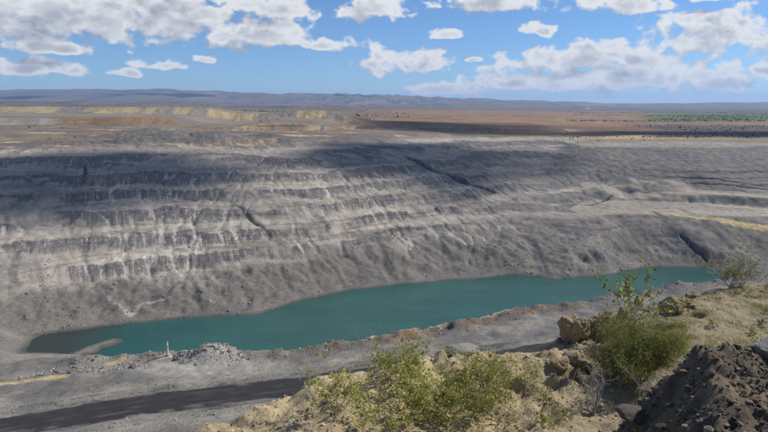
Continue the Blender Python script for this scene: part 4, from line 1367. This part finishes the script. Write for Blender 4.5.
def paint(name, c, rough=.6):
    m, k, out = new_mat(name)
    p = k.n('ShaderNodeBsdfPrincipled'); tc = k.n('ShaderNodeTexCoord').outputs['Object']
    n_ = k.noise(tc, 3.0, 5, .6)
    k.put(p.inputs['Base Color'], k.mix(k.ramp(n_, .45, .8, 0, .5), (*c, 1), (c[0] * .5, c[1] * .45, c[2] * .4, 1)))
    p.inputs['Roughness'].default_value = rough
    m.node_tree.links.new(p.outputs[0], out.inputs[0])
    return m


M_WHITE = paint('weathered_white_paint', (.72, .70, .64)); M_BAND = paint('faded_dark_band', (.20, .21, .20)); M_CONC = paint('concrete', (.40, .38, .34), .9)


def post(x, y, h, rad, label):
    o = bpy.data.objects.new('marker_post', None); C.objects.link(o)
    o.location = (x, y, float(ground_z(x, y)) - .05); o['label'] = label; o['category'] = 'post'
    link('base', lathe('base', [(0, 0), (rad * 2.2, 0), (rad * 2.1, .35), (rad * 1.2, .45), (0, .45)], M_CONC), parent=o)
    link('pole', lathe('pole', [(rad, .3), (rad * .95, h * .9), (rad * .8, h), (0, h + .06)], M_WHITE), parent=o)
    link('band', lathe('band', [(rad * .99, h * .62), (rad * 1.06, h * .62), (rad * 1.06, h * .72), (rad * .98, h * .72)], M_BAND), parent=o)
    link('cap', lathe('cap', [(0, h + .02), (rad * 1.15, h + .02), (rad * 1.15, h + .16), (0, h + .22)], M_BAND), parent=o)
    return o


post(-67.4, 176.3, 4.3, .26, 'white marker post on the bund beside the pale grey rock heap')
post(54.5, 222.0, 1.6, .14, 'short white marker post near the lake shore on the brown bund')


def shed(x, y):
    o = bpy.data.objects.new('shed', None); C.objects.link(o)
    o.location = (x, y, float(ground_z(x, y)) - .3); o['label'] = 'tiny white shed far away at the foot of the hills'; o['category'] = 'shed'
    w, l, h = 14, 9, 6
    V = [(-w, -l, 0), (w, -l, 0), (w, l, 0), (-w, l, 0), (-w, -l, h), (w, -l, h), (w, l, h), (-w, l, h), (-w, 0, h + 3.4), (w, 0, h + 3.4)]
    me = bpy.data.meshes.new('wall'); me.from_pydata(V, [], [(0, 1, 5, 4), (1, 2, 6, 9, 5), (2, 3, 7, 6), (3, 0, 4, 8, 7)]); me.materials.append(M_WHITE); link('wall', me, parent=o)
    R_ = [(-w - .6, -l - .6, h - .1), (w + .6, -l - .6, h - .1), (w + .6, 0, h + 3.7), (-w - .6, 0, h + 3.7), (-w - .6, l + .6, h - .1), (w + .6, l + .6, h - .1)]
    me = bpy.data.meshes.new('roof'); me.from_pydata(R_, [], [(0, 1, 2, 3), (3, 2, 5, 4)]); me.materials.append(M_WHITE); link('roof', me, parent=o)


shed(1570, 4700)


# ------------------------------------------------------------------ clouds overhead whose shadows lie on the pit and the hills
def cloud_mat():
    m, k, out = new_mat('cloud_vapour')
    v = k.n('ShaderNodeVolumePrincipled')
    v.inputs['Color'].default_value = (1, 1, 1, 1); v.inputs['Density'].default_value = .03; v.inputs['Anisotropy'].default_value = .4
    m.node_tree.links.new(v.outputs[0], out.inputs['Volume'])
    return m


M_CLOUD = cloud_mat()


def cumulus(shadow_at, rx, ry, thick, alt, seed, label):
    x, y, z = shadow_at
    t = (alt - z) / SUN.z
    bm = bmesh.new(); bmesh.ops.create_icosphere(bm, subdivisions=5, radius=1.0)
    off = Vector((seed * 7.3, seed * 3.1, 1.7))
    for v in bm.verts:
        p = v.co
        d = 1 + .55 * mnoise.noise(p * 1.4 + off) + .28 * mnoise.noise(p * 3.2 + off) + .14 * mnoise.noise(p * 7 + off)
        v.co = Vector((p.x * rx * d, p.y * ry * d, (p.z if p.z > 0 else p.z * .35) * thick * d))
    me = bpy.data.meshes.new('cloud'); bm.to_mesh(me); bm.free(); me.materials.append(M_CLOUD)
    o = link('cloud', me, loc=(x + SUN.x * t, y + SUN.y * t, alt), label=label, cat='cloud')
    return o


cumulus((42, 442, 42), 86, 70, 85, 2000, 1, 'small cumulus high over the pit casting the dark patch on its upper wall')
cumulus((85, 740, 50), 150, 140, 34, 2000, 2, 'cumulus shading the brown plain behind the pit')
cumulus((-150, 348, 45), 66, 64, 95, 2000, 3, 'thin wisp of cumulus shading the upper left terraces')
cumulus((480, 690, 49), 210, 85, 60, 2000, 7, 'long cumulus shading the right rim of the pit')
cumulus((-2600, 7600, 200), 560, 300, 90, 2300, 4, 'broad cumulus shading the highest part of the hills')
cumulus((-600, 8300, 200), 420, 260, 90, 2300, 5, 'cumulus shading the middle of the hills')
cumulus((-4300, 7000, 200), 420, 260, 90, 2300, 6, 'cumulus shading the left end of the hills')


# ------------------------------------------------------------------ haze
def haze():
    m, k, out = new_mat('haze')
    v = k.n('ShaderNodeVolumePrincipled')
    v.inputs['Color'].default_value = (.40, .60, 1.0, 1); v.inputs['Density'].default_value = 7.0e-5; v.inputs['Anisotropy'].default_value = .2
    m.node_tree.links.new(v.outputs[0], out.inputs['Volume'])
    x, y0, y1, z0, z1 = 15500, -1500, 19000, -9, 420
    V = [(-x, y0, z0), (x, y0, z0), (x, y1, z0), (-x, y1, z0), (-x, y0, z1), (x, y0, z1), (x, y1, z1), (-x, y1, z1)]
    me = bpy.data.meshes.new('haze')
    me.from_pydata(V, [], [(3, 2, 1, 0), (4, 5, 6, 7), (0, 1, 5, 4), (1, 2, 6, 5), (2, 3, 7, 6), (3, 0, 4, 7)])
    me.materials.append(m)
    link('haze', me, kind='stuff', label='thin blue haze in the air over the pit and plain')


haze()
